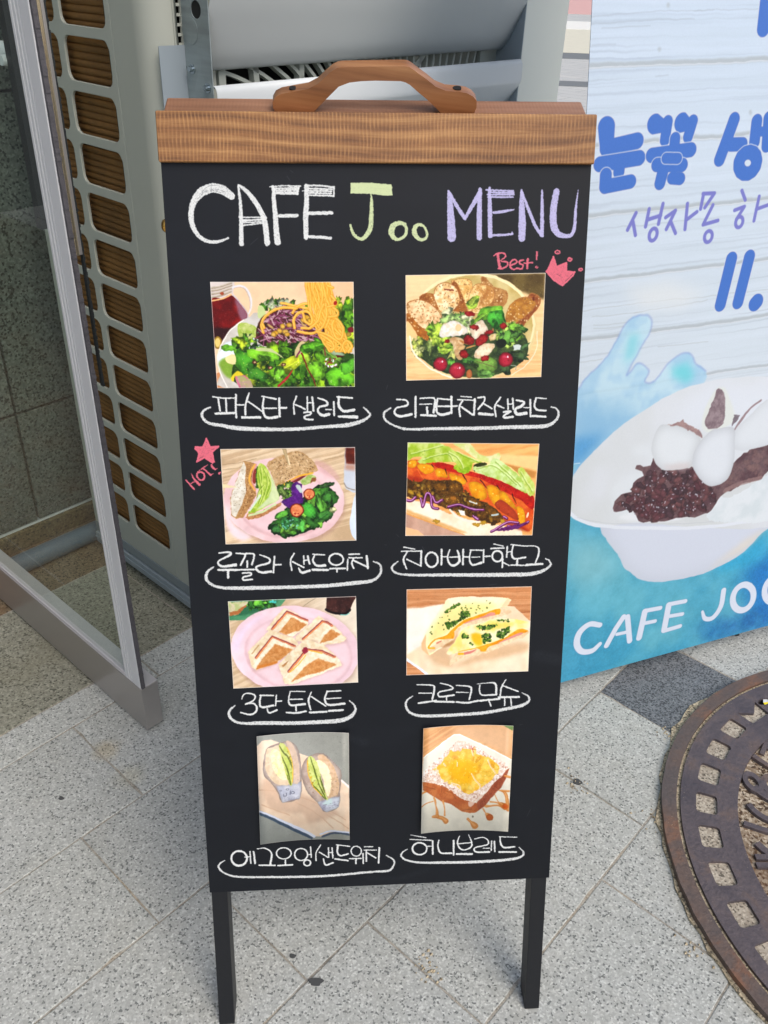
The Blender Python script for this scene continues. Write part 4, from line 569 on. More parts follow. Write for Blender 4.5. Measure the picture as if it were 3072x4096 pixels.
    for P, R in [([(640,875),(650,960),(665,1025)],17),([(592,892),(640,862),(708,866),(722,900),(672,945)],[7,9,11,11,8]),([(680,950),(742,962),(742,1002),(690,1030),(648,1030)],11),([(770,1002),(848,968),(830,932),(785,955),(775,1010),(812,1042),(862,1028)],10),([(925,935),(882,950),(882,975),(920,997),(900,1036),(850,1025)],11),([(970,925),(965,1025)],15),([(930,972),(1025,965)],9),([(1072,850),(1068,930)],[13,11]),(ring(1070,1015,12,9),7)]: K(P, R, PK)
    chalkfill(s, [(1255,900),(1290,1010),(1400,965),(1400,1060),(1490,1070),(1470,1110),(1355,1220),(1260,1160),(1175,1065),(1200,1030)], PK); K([(1385,1175),(1470,1090)], 3, (60, 40, 48), a=.6); K([(1290,1090),(1350,1130)], 3, (60, 40, 48), a=.5)
    for x, y, a, b in [(1300,850,26,18),(1437,930,22,16),(1557,1042,20,13)]: K(ring(x, y, a, b), 9, PK); K([(x-8, y), (x+8, y)], 8, PK, a=.6)
    view(s, 720, 1740, 8.295); chalkfill(s, [(880,130),(1000,400),(1280,385),(1070,570),(1130,900),(1080,930),(810,760),(560,900),(630,610),(500,460),(520,400),(750,420)], PK)
    for P in [[(870,240),(880,350)],[(1010,640),(1030,780)],[(640,790),(780,710)],[(1050,490),(1130,460)]]: K(P, 7, (90, 40, 52), a=.6)
    for P, R in [([(200,1505),(330,1650),(465,1800)],[27,30,36]),([(370,1285),(470,1470),(640,1650)],[13,38,52]),([(350,1620),(490,1550)],20),([(570,1280),(565,1370),(640,1480),(740,1495),(805,1420),(795,1300),(700,1240),(600,1250)],36),([(580,1230),(750,1110),(920,990)],[14,26,14]),([(790,1130),(900,1230),(1020,1335)],[32,32,38]),([(1020,1335),(1110,1280)],[20,8]),([(1045,995),(1080,1080),(1160,1145)],[28,44,34]),([(1160,1150),(1240,1110)],12),([(1300,1280),(1345,1235)],[42,20])]: K(P, R, PK)
    for x0, y0, sc, L in SW:
        view(s, x0, y0, sc)
        for i, (P, R) in enumerate(L):
            K(P, np.asarray(R, float)*(.97 if i < len(L)-1 else 1), WH, rough=.85 if i < len(L)-1 else 1.25, smooth=0 if len(P) == 2 else 6)
    return np.clip(s.c, 0, 255)/255.

def pic_banner(quad, w=750, h=1500):
    s = Cv(w, h, quad, (206, 217, 228), 31); s.M0, s.k0 = s.M, s.k
    n = np.clip((s.fbm(260, 2, 9)-.5)*2.2+.5, 0, 1)[..., None]; s.c[:] = s.c*(1-n*.35)+np.array((190, 202, 210))*n*.35
    f = np.clip(s.fbm(420, 7, 5)-.6, 0, 1)[..., None]; s.c -= f*70
    yy = np.linspace(0, 1, h)[:, None, None]; s.c += np.array((-7, -1, 7))*(1-yy)*1.1+np.array((5, 3, -4))*yy  # bluer towards the top: partly sky reflection put into the print colour
    view(s, 2200, 0, 1.9025); SC = (172, 183, 190)
    def seam(P, R): s.line(P, R, SC, smooth=0, a=.9, soft=1); s.line(np.array(P)+[0, R*.9], 2.5, (226, 233, 240), smooth=0, a=.8)
    seam([(250,506),(900,478),(1500,456),(2200,425)], 16); seam([(250,1108),(740,1080),(1300,1035),(2200,965)], 15); seam([(250,1648),(800,1592),(1659,1510),(2200,1460)], 15)
    for P in [[(310,130),(700,95),(1250,70)],[(300,185),(700,160),(1100,140)],[(400,215),(760,200)],[(1100,75),(1659,65)],[(800,585),(900,575)],[(320,345),(500,340)]]: s.line(P, 3, (168, 182, 196), a=.6)
    for x, y in [(905,45),(830,380),(1525,860)]: s.ell(x, y, 12, 20, (170, 182, 190), soft=1, a=.7)
    view(s, 2200, 1000, 1.9025); seam([(200,245),(700,187),(1300,110),(2200,0)], 14); seam([(200,690),(700,630),(1200,560),(2200,420)], 15); seam([(180,1110),(700,1030),(1200,940),(2200,800)], 12)
    for P in [[(240,465),(500,425),(900,380),(1300,345)],[(220,855),(400,830)],[(330,575),(600,550)],[(640,480),(1200,380)],[(820,740),(1200,700)],[(1300,330),(1659,300)],[(320,510),(700,470)],[(330,600),(560,580)]]: s.line(P, 2.5, (166, 176, 180), a=.6)
    s.poly([(560,300),(900,240),(1200,330),(1000,440),(700,450)], (222, 226, 226), soft=14, a=.6)
    # watercolour
    sp = [(60,1300),(140,1160),(215,1060),(300,950),(430,820),(520,660),(570,570),(640,510),(730,495),(775,530),(770,610),(720,700),(660,800),(585,955),(660,870),(710,875),(750,930),(720,1000),(800,990),(900,860),(1000,790),(1070,800),(1110,870),(1185,920),(1175,1010),(1100,1300),(300,1700),(60,1700)]
    s.poly(sp, (156, 200, 228), smooth=2, r=2, a=.84, soft=1, col2=(184, 218, 234), ns=40, con=2.2)
    s.line(sp[1:24], 5, (124, 146, 206), a=.6, soft=1); s.poly([(600,640),(690,640),(640,820),(560,860)], (120, 205, 218), soft=8, a=.7); s.poly([(920,900),(1040,850),(1100,960),(1040,1020),(930,960)], (100, 208, 216), soft=8, a=.75)
    s.poly([(120,1160),(560,1180),(700,1220),(120,1820)], (128, 180, 216), soft=22, a=.75); s.poly([(100,1440),(420,1400),(260,1600),(100,1760)], (74, 150, 208), soft=12, a=.8); s.line([(150,1635),(230,1622)], 3, (220, 240, 250)); s.poly([(150,1640),(220,1630),(160,1700)], (130,190,215), soft=2)
    view(s, 2200, 1900, 1.9025)
    base = (96, 178, 200); s.poly([(0,250),(2400,250),(2400,1400),(900,1700),(0,1900)], base, col2=(66, 158, 192), ns=120, seed=4, con=1.4)
    s.poly([(100,420),(420,500),(560,760),(240,860),(60,760)], (126, 186, 198), soft=26, a=.8); s.poly([(0,1050),(300,1100),(500,1500),(200,1700),(0,1700)], (56, 148, 186), soft=30, a=.8)
    s.poly([(1480,700),(1700,560),(2400,400),(2400,1200),(1600,1300),(1500,1000)], (24, 116, 196), soft=26, a=.85); s.poly([(1100,1150),(1400,1080),(1659,980),(1760,1200),(1250,1290)], (26, 96, 168), soft=18, a=.8, col2=(40, 120, 180), ns=20); s.poly([(1240,640),(1480,560),(1659,430),(1640,640),(1300,760)], (50, 170, 214), soft=14, a=.8)
    n = np.clip((s.fbm(26, 11)-.5), -.5, .5)[..., None]; b0 = int(h*.72); s.c[b0:] += n[b0:]*22
    # bowl
    view(s, 2200, 1000, 1.9025)
    rim = [(1180,1005),(1300,985),(1659,960),(2200,1000),(2500,1300),(2400,1900),(1659,2110),(1100,2110),(650,2075),(390,2110),(250,2065),(135,1990),(145,1850),(162,1740),(250,1620),(480,1390),(760,1190),(1000,1060)]
    view(s, 2200, 1900, 1.9025)
    s.poly([(380,380),(510,600),(560,700),(620,745),(700,800),(850,812),(1100,770),(1300,690),(1480,580),(1659,410),(2000,300),(1600,250),(700,300)], (206, 215, 230), smooth=3, rim=.06); s.poly([(1200,720),(1480,570),(1659,400),(1500,480)], (224, 214, 196), soft=8, a=.6)
    view(s, 2200, 1000, 1.9025); s.poly(rim, (205, 212, 215), smooth=3, col2=(212, 219, 226), ns=140); s.poly([(1150,1050),(1659,1000),(2200,1050),(2200,1500),(1400,1400),(900,1300)], (216, 224, 234), soft=20, a=.8)
    view(s, 2260, 1460, 2.043); WT = (220, 228, 236)
    s.line([(30,1205),(120,1265),(300,1318),(800,1335),(1300,1312),(1800,1210)], 16, (218, 226, 236)); s.line([(100,1245),(300,1290),(800,1300),(1300,1280)], 3, (184, 192, 200), a=.7)
    s.poly([(380,1010),(430,940),(520,900),(620,880),(700,760),(560,740),(540,690),(700,660),(760,900),(640,1240),(420,1230)], (214, 222, 228), smooth=3, soft=8); s.ell(700, 1245, 260, 40, (222, 228, 234), soft=3)
    s.poly([(1150,1240),(1230,1120),(1270,1062),(1340,1090),(1500,1000),(1659,900),(1900,850),(1900,1230),(1300,1290)], (218, 227, 233), smooth=2, r=2, col2=(206, 218, 224), ns=30)
    s.poly([(390,1205),(410,1120),(450,1050),(550,1040),(550,960),(640,915),(572,850),(600,825),(690,830),(710,760),(800,850),(1040,830),(1380,800),(1659,540),(1900,500),(1900,800),(1659,870),(1600,940),(1480,960),(1300,1050),(1250,1110),(1170,1210),(1000,1240),(900,1255),(780,1287),(600,1280),(560,1190),(480,1182)], (84, 58, 66), smooth=2, r=4, col2=(108, 84, 88), ns=20)
    reg = [(420,1150),(560,1050),(700,850),(1040,860),(1230,1080),(1150,1190),(950,1220),(700,1260),(580,1220)]
    for q in s.inside(reg, 190):
        c = [(96, 56, 66), (112, 68, 76), (78, 54, 64), (124, 80, 84), (90, 64, 74)][s.rs.randint(5)]; s.ell(q[0], q[1], 30+18*s.rs.rand(), 17+9*s.rs.rand(), c, s.rs.rand()*3.1, r=2, rim=.4)
    s.dots(reg, 110, [(206, 212, 224), (168, 166, 180)], 2.5, 6, .85); s.dots([(1380,820),(1659,640),(1659,880),(1300,1040)], 60, [(126, 98, 96), (96, 78, 84)], 8, 20, .5); s.line([(1310,1030),(1450,960),(1600,920)], 22, (150, 122, 120), a=.7)
    s.poly([(1120,490),(1150,350),(1220,215),(1300,190),(1360,300),(1382,450),(1290,520),(1180,560)], (216, 223, 220), smooth=4, soft=2); s.poly([(1250,198),(1300,230),(1312,330),(1290,480),(1195,532),(1140,480),(1180,380),(1222,240)], (150, 134, 140), smooth=2, r=2, col2=(122, 104, 112), ns=8)
    s.poly([(1380,545),(1500,425),(1640,290),(1800,280),(1850,560),(1590,672),(1390,690)], (218, 226, 233), smooth=3, rim=.08); s.line([(1600,290),(1520,350),(1440,450),(1385,528)], [10,9,14,8], (150, 130, 136)); s.poly([(1380,405),(1430,410),(1400,470),(1360,500)], (120, 110, 120), r=2)
    s.poly([(770,500),(850,488),(1000,515),(1112,600),(1060,700),(1035,820),(900,858),(790,850),(725,760),(712,640)], (222, 230, 236), smooth=4, rim=.12); s.poly([(790,820),(1030,800),(1000,850),(850,860)], (206, 196, 196), soft=5, a=.7); s.poly([(838,490),(970,445),(990,470),(1110,540),(1135,600),(1000,518),(900,492)], (166, 138, 136), r=2, col2=(146, 120, 122), ns=8)
    s.poly([(1140,590),(1220,530),(1372,513),(1386,650),(1380,800),(1330,930),(1220,990),(1130,962),(1052,850),(1045,740),(1090,650)], (221, 229, 237), smooth=4, rim=.14)
    s.warp(1.3, 34, 90)
    Lm = s.c.mean(2, keepdims=True); s.c *= 1+(s.fbm(3, 97)-.5)[..., None]*.30*np.clip((175-Lm)/70, 0, 1)
    # blue brush letters
    view(s, 2200, 0, 1.9025); BL = (62, 112, 196); ED = (150, 140, 170)
    def L(parts):
        for P, R in parts: s.line(P, np.asarray(R, float)+6, (214, 224, 238), smooth=0)
        for P, R in parts: s.line(P, np.asarray(R, float)+2.5, ED, smooth=0, a=.8)
        for P, R in parts: s.line(P, np.asarray(R, float), BL, smooth=0)
    L([([(430,966),(432,1125)],[62,50]),([(430,1128),(662,1072)],50)]); L([([(380,1250),(678,1202)],47),([(530,1240),(524,1308)],42)]); L([([(425,1332),(420,1420)],44),([(420,1420),(612,1382)],44)])
    L([([(802,945),(860,960)],[62,40]),([(896,925),(874,1065)],38)]); L([([(1008,935),(1050,950)],[62,40]),([(1088,920),(1050,1042)],38)]); L([([(952,1055),(944,1140)],40),([(775,1182),(1070,1140)],46)])
    L([([(815,1255),(1006,1256)],44),([(868,1270),(836,1395)],[44,42]),([(930,1355),(990,1360)],40)]); L([([(882,1204),(972,1206)],34)])
    L([([(1402,908),(1340,1080),(1290,1215)],44),([(1380,1100),(1462,1098)],[44,44])]); L([([(1574,922),(1556,1080)],44),([(1665,900),(1650,1108)],44),([(1574,1002),(1660,1000)],30)]); L([(ring(1505,1240,66,86,.35),46)])
    L([([(1655,-60),(1624,216)],50)])
    PU = (116, 120, 196)
    for P in [[(655,1620),(590,1750)],[(632,1690),(650,1790)],[(755,1590),(727,1725)],[(860,1550),(825,1705)],[(742,1672),(842,1640)],ring(785,1785,28,48,.3),[(880,1655),(955,1602),(885,1745)],[(920,1690),(955,1775)],[(1046,1550),(1027,1745)],[(1040,1672),(1118,1612)],[(1168,1480),(1146,1590)],[(1165,1474),(1252,1470),(1178,1580)],[(1240,1560),(1165,1710),(1278,1678)],ring(1205,1800,28,44,.3),[(1460,1450),(1486,1522)],[(1405,1600),(1480,1572),(1418,1670)],ring(1440,1690,26,42,.3),[(1592,1495),(1552,1680)],[(1570,1592),(1700,1545)]]: s.line(P, 13, PU, smooth=0 if len(P) < 10 else 4)
    view(s, 2200, 1000, 1.9025); L([([(1382,66),(1296,418)],48)]); L([([(1518,50),(1430,400)],48)]); L([([(1560,408),(1574,392)],57)])
    # lettering
    view(s, 2200, 1900, 1.9025); T = []
    T += [([(380,1142),(300,1136),(225,1200),(204,1285),(240,1342),(320,1338),(380,1285)],[24,26,30,31,28,26,20]),([(430,1298),(500,1170),(560,1080)],26),([(590,1080),(606,1262)],27),([(510,1212),(600,1192)],17),([(678,1238),(722,1040)],30),([(722,1034),(840,1012)],21),([(700,1132),(800,1112)],19),([(868,1180),(904,990)],30),([(905,984),(1030,960)],21),([(890,1078),(1008,1058)],19),([(875,1184),(990,1150)],21),
      ([(1322,878),(1300,1000),(1240,1085),(1180,1092),(1160,1040)],[27,27,25,22,14]),(ring(1470,932,76,100,.35),32),(ring(1712,872,76,100,.35),32)]
    for P, R in T: s.line(P, np.asarray(R, float)+3, (60, 120, 160), smooth=0 if len(P) < 4 else 5, a=.6)
    for P, R in T: s.line(P, R, (212, 222, 238), smooth=0 if len(P) < 4 else 5)
    s.c += s.rs.normal(0, 1.5, s.c.shape[:2])[..., None]
    return np.clip(s.c, 0, 255)/255.

# ---------------------------------------------------------------- helpers
Y0 = math.radians(41.24)
QA, PB = Vector((math.cos(Y0), -math.sin(Y0), 0)), Vector((math.sin(Y0), math.cos(Y0), 0))
def AB(a, b, z=0): return QA*a+PB*b+Vector((0, 0, z))       # street axes: a across the shop front, b along it

def link(o): COL.objects.link(o); return o
def empty(name, loc, label, cat, rz=0, group=None):
    o = link(bpy.data.objects.new(name, None)); o.location = loc; o.rotation_euler = (0, 0, rz); o.empty_display_size = .05
    o['label'] = label; o['category'] = cat
    if group: o['group'] = group
    return o
def tag(o, label=None, cat=None, group=None, kind=None):
    for k, v in (('label', label), ('category', cat), ('group', group), ('kind', kind)):
        if v: o[k] = v
    return o

class MB:                                                    # collects faces, builds ONE mesh object
    def __init__(s): s.v = []; s.f = []; s.sm = []
    def add(s, vs, fs, smooth=False):
        n = len(s.v); s.v += [Vector(v) for v in vs]; s.f += [[i+n for i in f] for f in fs]; s.sm += [smooth]*len(fs); return s
    def hexa(s, p): return s.add(p, [(0, 3, 2, 1), (4, 5, 6, 7), (0, 1, 5, 4), (1, 2, 6, 5), (2, 3, 7, 6), (3, 0, 4, 7)])
    def fbox(s, F, x0, x1, y0, y1, z0, z1):                  # box in a frame function
        return s.hexa([F(x0, y0, z0), F(x1, y0, z0), F(x1, y1, z0), F(x0, y1, z0), F(x0, y0, z1), F(x1, y0, z1), F(x1, y1, z1), F(x0, y1, z1)])
    def plate(s, F, outer, holes=(), w0=0., w1=.002):        # polygon with holes in (u, v), thick along w
        loops = [outer]+list(holes); flat = [p for l in loops for p in l]
        tris = tessellate_polygon([[Vector((p[0], p[1], 0)) for p in l] for l in loops]); n = len(flat)
        vs = [F(p[0], p[1], w1) for p in flat]+[F(p[0], p[1], w0) for p in flat]; fs = []
        for t in tris:
            a, b, c = [flat[i] for i in t]; ar = (b[0]-a[0])*(c[1]-a[1])-(b[1]-a[1])*(c[0]-a[0])
            if abs(ar) < 1e-12: continue
            t = t if ar > 0 else (t[0], t[2], t[1]); fs += [tuple(t), (t[2]+n, t[1]+n, t[0]+n)]
        k = 0
        for li, l in enumerate(loops):
            ar = sum(l[i][0]*l[(i+1) % len(l)][1]-l[(i+1) % len(l)][0]*l[i][1] for i in range(len(l)))
            for i in range(len(l)):
                a, b = k+i, k+(i+1) % len(l)
                f = (a, a+n, b+n, b) if (ar > 0) == (li == 0) else (b, b+n, a+n, a)
                fs.append(f if li == 0 or True else f)
            k += len(l)
        return s.add(vs, fs)
    def tube(s, P, r, seg=12, cap=True):
        P = [Vector(p) for p in P]; R = r if hasattr(r, '__len__') else [r]*len(P); n0 = len(s.v); vs = []; fs = []
        up = None
        for i, p in enumerate(P):
            d = (P[min(i+1, len(P)-1)]-P[max(i-1, 0)]).normalized()
            if up is None: up = d.orthogonal().normalized()
            up = (up-d*up.dot(d)).normalized(); sd = d.cross(up)
            for k in range(seg): a = 2*math.pi*k/seg; vs.append(p+(up*math.cos(a)+sd*math.sin(a))*R[i])
        for i in range(len(P)-1):
            for k in range(seg): a, b = i*seg+k, i*seg+(k+1) % seg; fs.append((a, b, b+seg, a+seg))
        s.add(vs, fs, True)
        if cap: s.add(vs[:seg], [tuple(range(seg))[::-1]]); s.add(vs[-seg:], [tuple(range(seg))])
        return s
    def sheet(s, F, prof, u0, u1, t=.0015, n=1):             # a bent sheet: profile points (p, q) swept from u0 to u1
        P = np.array(prof, float); d = np.gradient(P, axis=0); nn = np.c_[-d[:, 1], d[:, 0]]; nn /= np.linalg.norm(nn, axis=1)[:, None]
        loop = [tuple(p) for p in P]+[tuple(p) for p in (P+nn*t)[::-1]]; m = len(loop)
        vs = [F(u0, p[0], p[1]) for p in loop]+[F(u1, p[0], p[1]) for p in loop]
        fs = [(i, (i+1) % m, (i+1) % m+m, i+m) for i in range(m)]
        k = len(P); fs += [(i, i+1, m-2-i, m-1-i) for i in range(k-1)]+[(i+m, m-1-i+m, m-2-i+m, i+1+m) for i in range(k-1)]
        return s.add(vs, fs, False)
    def build(s, name, mat, parent=None, bevel=0, smooth=False, uv=None, kind=None, label=None, segs=2):
        if parent and parent.parent: bpy.context.view_layer.update()
        base = parent.matrix_world.inverted() if parent else Matrix()
        me = bpy.data.meshes.new(name); me.from_pydata([base @ v for v in s.v], [], s.f); me.update()
        bm = bmesh.new(); bm.from_mesh(me)
        if not smooth and not any(s.sm): bmesh.ops.remove_doubles(bm, verts=bm.verts, dist=1e-6)
        bmesh.ops.recalc_face_normals(bm, faces=bm.faces)
        if uv:
            L = bm.loops.layers.uv.new('UVMap'); inv = parent.matrix_world if parent else Matrix()
            for f in bm.faces:
                for l in f.loops: l[L].uv = uv(inv @ l.vert.co, f)
        bm.to_mesh(me); bm.free()
        o = link(bpy.data.objects.new(name, me))
        if parent: o.parent = parent
        if mat: me.materials.append(mat)
        for i, p in enumerate(me.polygons): p.use_smooth = smooth or (i < len(s.sm) and s.sm[i])
        if bevel:
            b = o.modifiers.new('bevel', 'BEVEL'); b.width = bevel; b.segments = segs; b.limit_method = 'ANGLE'; b.angle_limit = .6
            for p in me.polygons: p.use_smooth = True
            try: b.harden_normals = True
            except Exception: pass
        if kind: o['kind'] = kind
        if label: o['label'] = label
        return o

def empty_world(o): bpy.context.view_layer.update(); return o

def rrect(x0, x1, y0, y1, r, n=4):
    out = []
    for cx, cy, a in ((x1-r, y1-r, 0), (x0+r, y1-r, 90), (x0+r, y0+r, 180), (x1-r, y0+r, 270)):
        for i in range(n+1): t = math.radians(a+90*i/n); out.append((cx+r*math.cos(t), cy+r*math.sin(t)))
    return out
def circ(x, y, r, n=24): return [(x+r*math.cos(2*math.pi*i/n), y+r*math.sin(2*math.pi*i/n)) for i in range(n)]

# ---------------------------------------------------------------- materials
class NT:
    def __init__(s, name):
        s.m = bpy.data.materials.new(name); s.m.use_nodes = True; s.t = s.m.node_tree; s.b = s.t.nodes['Principled BSDF']; s.out = s.t.nodes['Material Output']
        s.tc = None
    def n(s, typ, **k):
        nd = s.t.nodes.new(typ)
        for a, v in k.items():
            if a.startswith('i_'):
                key = a[2:]; key = int(key) if key.isdigit() else key.replace('_', ' '); nd.inputs[key].default_value = v
            else: setattr(nd, a, v)
        return nd
    def l(s, a, b): s.t.links.new(a, b)
    def co(s, which='Object'):
        if which == 'World': return s.n('ShaderNodeNewGeometry').outputs['Position']
        return s.n('ShaderNodeTexCoord').outputs[which]
    def mapping(s, src, scale=(1, 1, 1), rot=(0, 0, 0), loc=(0, 0, 0)):
        m = s.n('ShaderNodeMapping'); m.inputs['Scale'].default_value = scale; m.inputs['Rotation'].default_value = rot; m.inputs['Location'].default_value = loc; s.l(src, m.inputs[0]); return m.outputs[0]
    def noise(s, src, sc, det=3, rough=.5, dist=0): n = s.n('ShaderNodeTexNoise', i_Scale=sc, i_Detail=det, i_Roughness=rough, i_Distortion=dist); s.l(src, n.inputs['Vector']); return n.outputs['Fac']
    def vor(s, src, sc, out='Distance', feature='F1'): n = s.n('ShaderNodeTexVoronoi', i_Scale=sc, feature=feature); s.l(src, n.inputs['Vector']); return n.outputs[out]
    def ramp(s, f, stops, interp='LINEAR'):
        r = s.n('ShaderNodeValToRGB'); e = r.color_ramp.elements; r.color_ramp.interpolation = interp
        while len(e) < len(stops): e.new(.5)
        for q, (p, c) in zip(e, stops): q.position = p; c = c if hasattr(c, '__len__') else (c, c, c); q.color = (*c, 1)
        s.l(f, r.inputs[0]); return r.outputs[0]
    def mix(s, f, a, b, mode='MIX'):
        m = s.n('ShaderNodeMix', data_type='RGBA', blend_type=mode)
        for v, k in ((f, 0), (a, 6), (b, 7)):
            if hasattr(v, 'is_output') or hasattr(v, 'links'): s.l(v, m.inputs[k])
            else: m.inputs[k].default_value = v if k == 0 else (*v, 1)
        return m.outputs[2]
    def math(s, op, a, b=0.):
        m = s.n('ShaderNodeMath', operation=op)
        for v, k in ((a, 0), (b, 1)):
            if hasattr(v, 'links'): s.l(v, m.inputs[k])
            else: m.inputs[k].default_value = v
        return m.outputs[0]
    def bump(s, h, st=.3, d=.002): b = s.n('ShaderNodeBump', i_Strength=st, i_Distance=d); s.l(h, b.inputs['Height']); s.l(b.outputs[0], s.b.inputs['Normal']); return s
    def set(s, col=None, rough=None, metal=None, spec=None, coat=None):
        for v, k in ((col, 'Base Color'), (rough, 'Roughness'), (metal, 'Metallic'), (spec, 'Specular IOR Level'), (coat, 'Coat Weight')):
            if v is None: continue
            if hasattr(v, 'links'): s.l(v, s.b.inputs[k])
            else: s.b.inputs[k].default_value = (*v, 1) if k == 'Base Color' else v
        return s

def m_plain(name, col, rough=.5, metal=0, var=.06, sc=6, bump=0, bs=300, spec=.5, coat=0):
    t = NT(name); p = t.co('World'); n = t.noise(p, sc, 4, .6); d = t.noise(p, sc*9, 3, .6)
    c = t.mix(t.math('MULTIPLY', n, 1), tuple(x*(1-var*1.6) for x in col), tuple(min(1, x*(1+var*1.6)) for x in col)); t.set(c, None, metal, spec, coat)
    r = t.math('ADD', t.math('MULTIPLY', d, .12), rough-.06); t.l(r, t.b.inputs['Roughness'])
    if bump: t.bump(t.noise(p, bs, 2), bump, .001)
    return t.m

def m_granite(name, light, mid, dark, sc=300, tint=.12, stain=None, dk=.16, joints=False, warm=None):
    t = NT(name); p = t.co('World'); oi = t.n('ShaderNodeObjectInfo').outputs['Random']
    v1 = t.n('ShaderNodeTexVoronoi', i_Scale=sc); t.l(p, v1.inputs['Vector']); g = t.n('ShaderNodeSeparateColor'); t.l(v1.outputs['Color'], g.inputs[0])
    base = t.ramp(g.outputs[0], [(0, dark), (dk*.7, dark), (dk, mid), (.55, tuple((a+b)/2 for a, b in zip(mid, light))), (.8, light), (1, tuple(min(1, x*1.25) for x in light))])
    v2 = t.n('ShaderNodeTexVoronoi', i_Scale=sc*.62); t.l(p, v2.inputs['Vector']); g2 = t.n('ShaderNodeSeparateColor'); t.l(v2.outputs['Color'], g2.inputs[0])
    sp = t.ramp(g2.outputs[1], [(0, 1), (.05, 1), (.06, 0), (1, 0)]); sp2 = t.math('MULTIPLY', sp, t.ramp(v2.outputs['Distance'], [(0, 1), (.38, 1), (.5, 0), (1, 0)]))
    base = t.mix(t.math('MULTIPLY', sp2, .66), base, tuple(x*.55 for x in dark))
    n = t.noise(p, 3.5, 5, .65); base = t.mix(t.ramp(n, [(.3, 0), (.75, 1)]), base, t.mix(1., base, (.88, .88, .86), 'MULTIPLY'))
    base = t.mix(.8, base, t.ramp(oi, [(0, (1-tint, 1-tint, 1-tint)), (.5, (1, 1, 1)), (1, (1+tint*.4, 1+tint*.35, 1+tint*.25))]), 'MULTIPLY')
    if warm:
        w = t.ramp(t.noise(p, 7, 4, .6), [(.46, 0), (.72, 1)]); base = t.mix(t.math('MULTIPLY', w, warm[1]), base, warm[0])
    dt = t.ramp(t.noise(p, 13, 6, .72), [(.5, 0), (.72, 1)]); base = t.mix(t.math('MULTIPLY', dt, .28), base, (.84, .80, .73), 'MULTIPLY')
    for (x, y, r, c, k) in (stain or []):
        d = t.n('ShaderNodeVectorMath', operation='DISTANCE'); t.l(p, d.inputs[0]); d.inputs[1].default_value = (x, y, 0)
        f = t.math('ADD', t.math('DIVIDE', d.outputs['Value'], r), t.math('MULTIPLY', t.noise(p, 22, 4, .7), .9)); base = t.mix(t.math('MULTIPLY', t.ramp(f, [(.55, 1), (1.2, 0)]), k), base, c, 'MULTIPLY')
    t.set(base, .85, spec=.3)
    t.bump(t.math('ADD', g.outputs[0], t.noise(p, sc*.5, 2)), .35, .0012)
    return t.m

def m_image(name, arr, rough=.4, spec=.5, coat=0, bump=None, alpha=None):
    h, w = arr.shape[:2]; im = bpy.data.images.new(name, w, h, alpha=False); a = np.ones((h, w, 4), np.float32); a[..., :3] = arr[::-1]; im.pixels.foreach_set(a.ravel()); im.update(); im.pack()
    t = NT(name); tx = t.n('ShaderNodeTexImage', image=im, extension='EXTEND', interpolation='Cubic'); t.l(t.n('ShaderNodeUVMap').outputs[0], tx.inputs[0])
    t.set(tx.outputs[0], rough, spec=spec, coat=coat)
    if bump: t.bump(tx.outputs[0], bump, .0006)
    return t

def m_wood(name, c1, c2, c3, saw=0., rough=.42, sc=1., rot=0, shift=0.):
    t = NT(name); u = t.mapping(t.n('ShaderNodeUVMap').outputs[0], (1, 1, 1), (0, 0, rot), (shift, shift*.7, 0))
    w = t.n('ShaderNodeTexNoise', i_Scale=4.*sc, i_Detail=2); t.l(u, w.inputs['Vector'])
    sep = t.n('ShaderNodeSeparateXYZ'); t.l(u, sep.inputs[0])
    yw = t.math('ADD', sep.outputs[1], t.math('MULTIPLY', t.noise(t.mapping(u, (3.2, 7, 1)), 1.*sc, 2), .030))
    cb = t.n('ShaderNodeCombineXYZ'); t.l(t.math('MULTIPLY', sep.outputs[0], .05), cb.inputs[0]); t.l(yw, cb.inputs[1])
    g = t.noise(cb.outputs[0], 210*sc, 6, .7); rg = t.n('ShaderNodeTexWave', i_Scale=26*sc, i_Distortion=1.5, i_Detail=2, bands_direction='Y'); t.l(cb.outputs[0], rg.inputs['Vector'])
    f = t.math('ADD', t.math('MULTIPLY', g, .80), t.math('MULTIPLY', rg.outputs['Fac'], .20))
    col = t.ramp(f, [(.25, c1), (.5, c2), (.78, c3)]); hgt = g
    if saw:
        wob = t.math('ADD', sep.outputs[0], t.math('MULTIPLY', t.noise(u, 30, 2), .004))
        cx = t.n('ShaderNodeCombineXYZ'); t.l(wob, cx.inputs[0])
        sw = t.n('ShaderNodeTexWave', i_Scale=92, i_Distortion=.9, i_Detail=1, bands_direction='X'); t.l(cx.outputs[0], sw.inputs['Vector'])
        pt = t.ramp(t.noise(t.mapping(u, (60, 110, 1)), 1, 3), [(.35, .15), (.65, 1)])
        k = t.math('MULTIPLY', t.ramp(sw.outputs['Fac'], [(0, 0), (.5, .1), (1, 1)]), pt)
        col = t.mix(t.math('MULTIPLY', k, saw), col, tuple(min(1, x*1.75) for x in c3)); hgt = t.math('ADD', g, t.math('MULTIPLY', sw.outputs['Fac'], .3))
    bl = t.ramp(t.noise(t.mapping(u, (7, 16, 1)), 1, 4, .6), [(.34, (.74, .68, .62)), (.6, (1.06, 1.04, 1.0))]); col = t.mix(.8, col, bl, 'MULTIPLY'); t.set(col, rough, spec=.5); t.bump(hgt, .35, .0007); return t.m
def s2l(*c): return tuple(((x/255+.055)/1.055)**2.4 if x > 10 else x/255/12.92 for x in c)

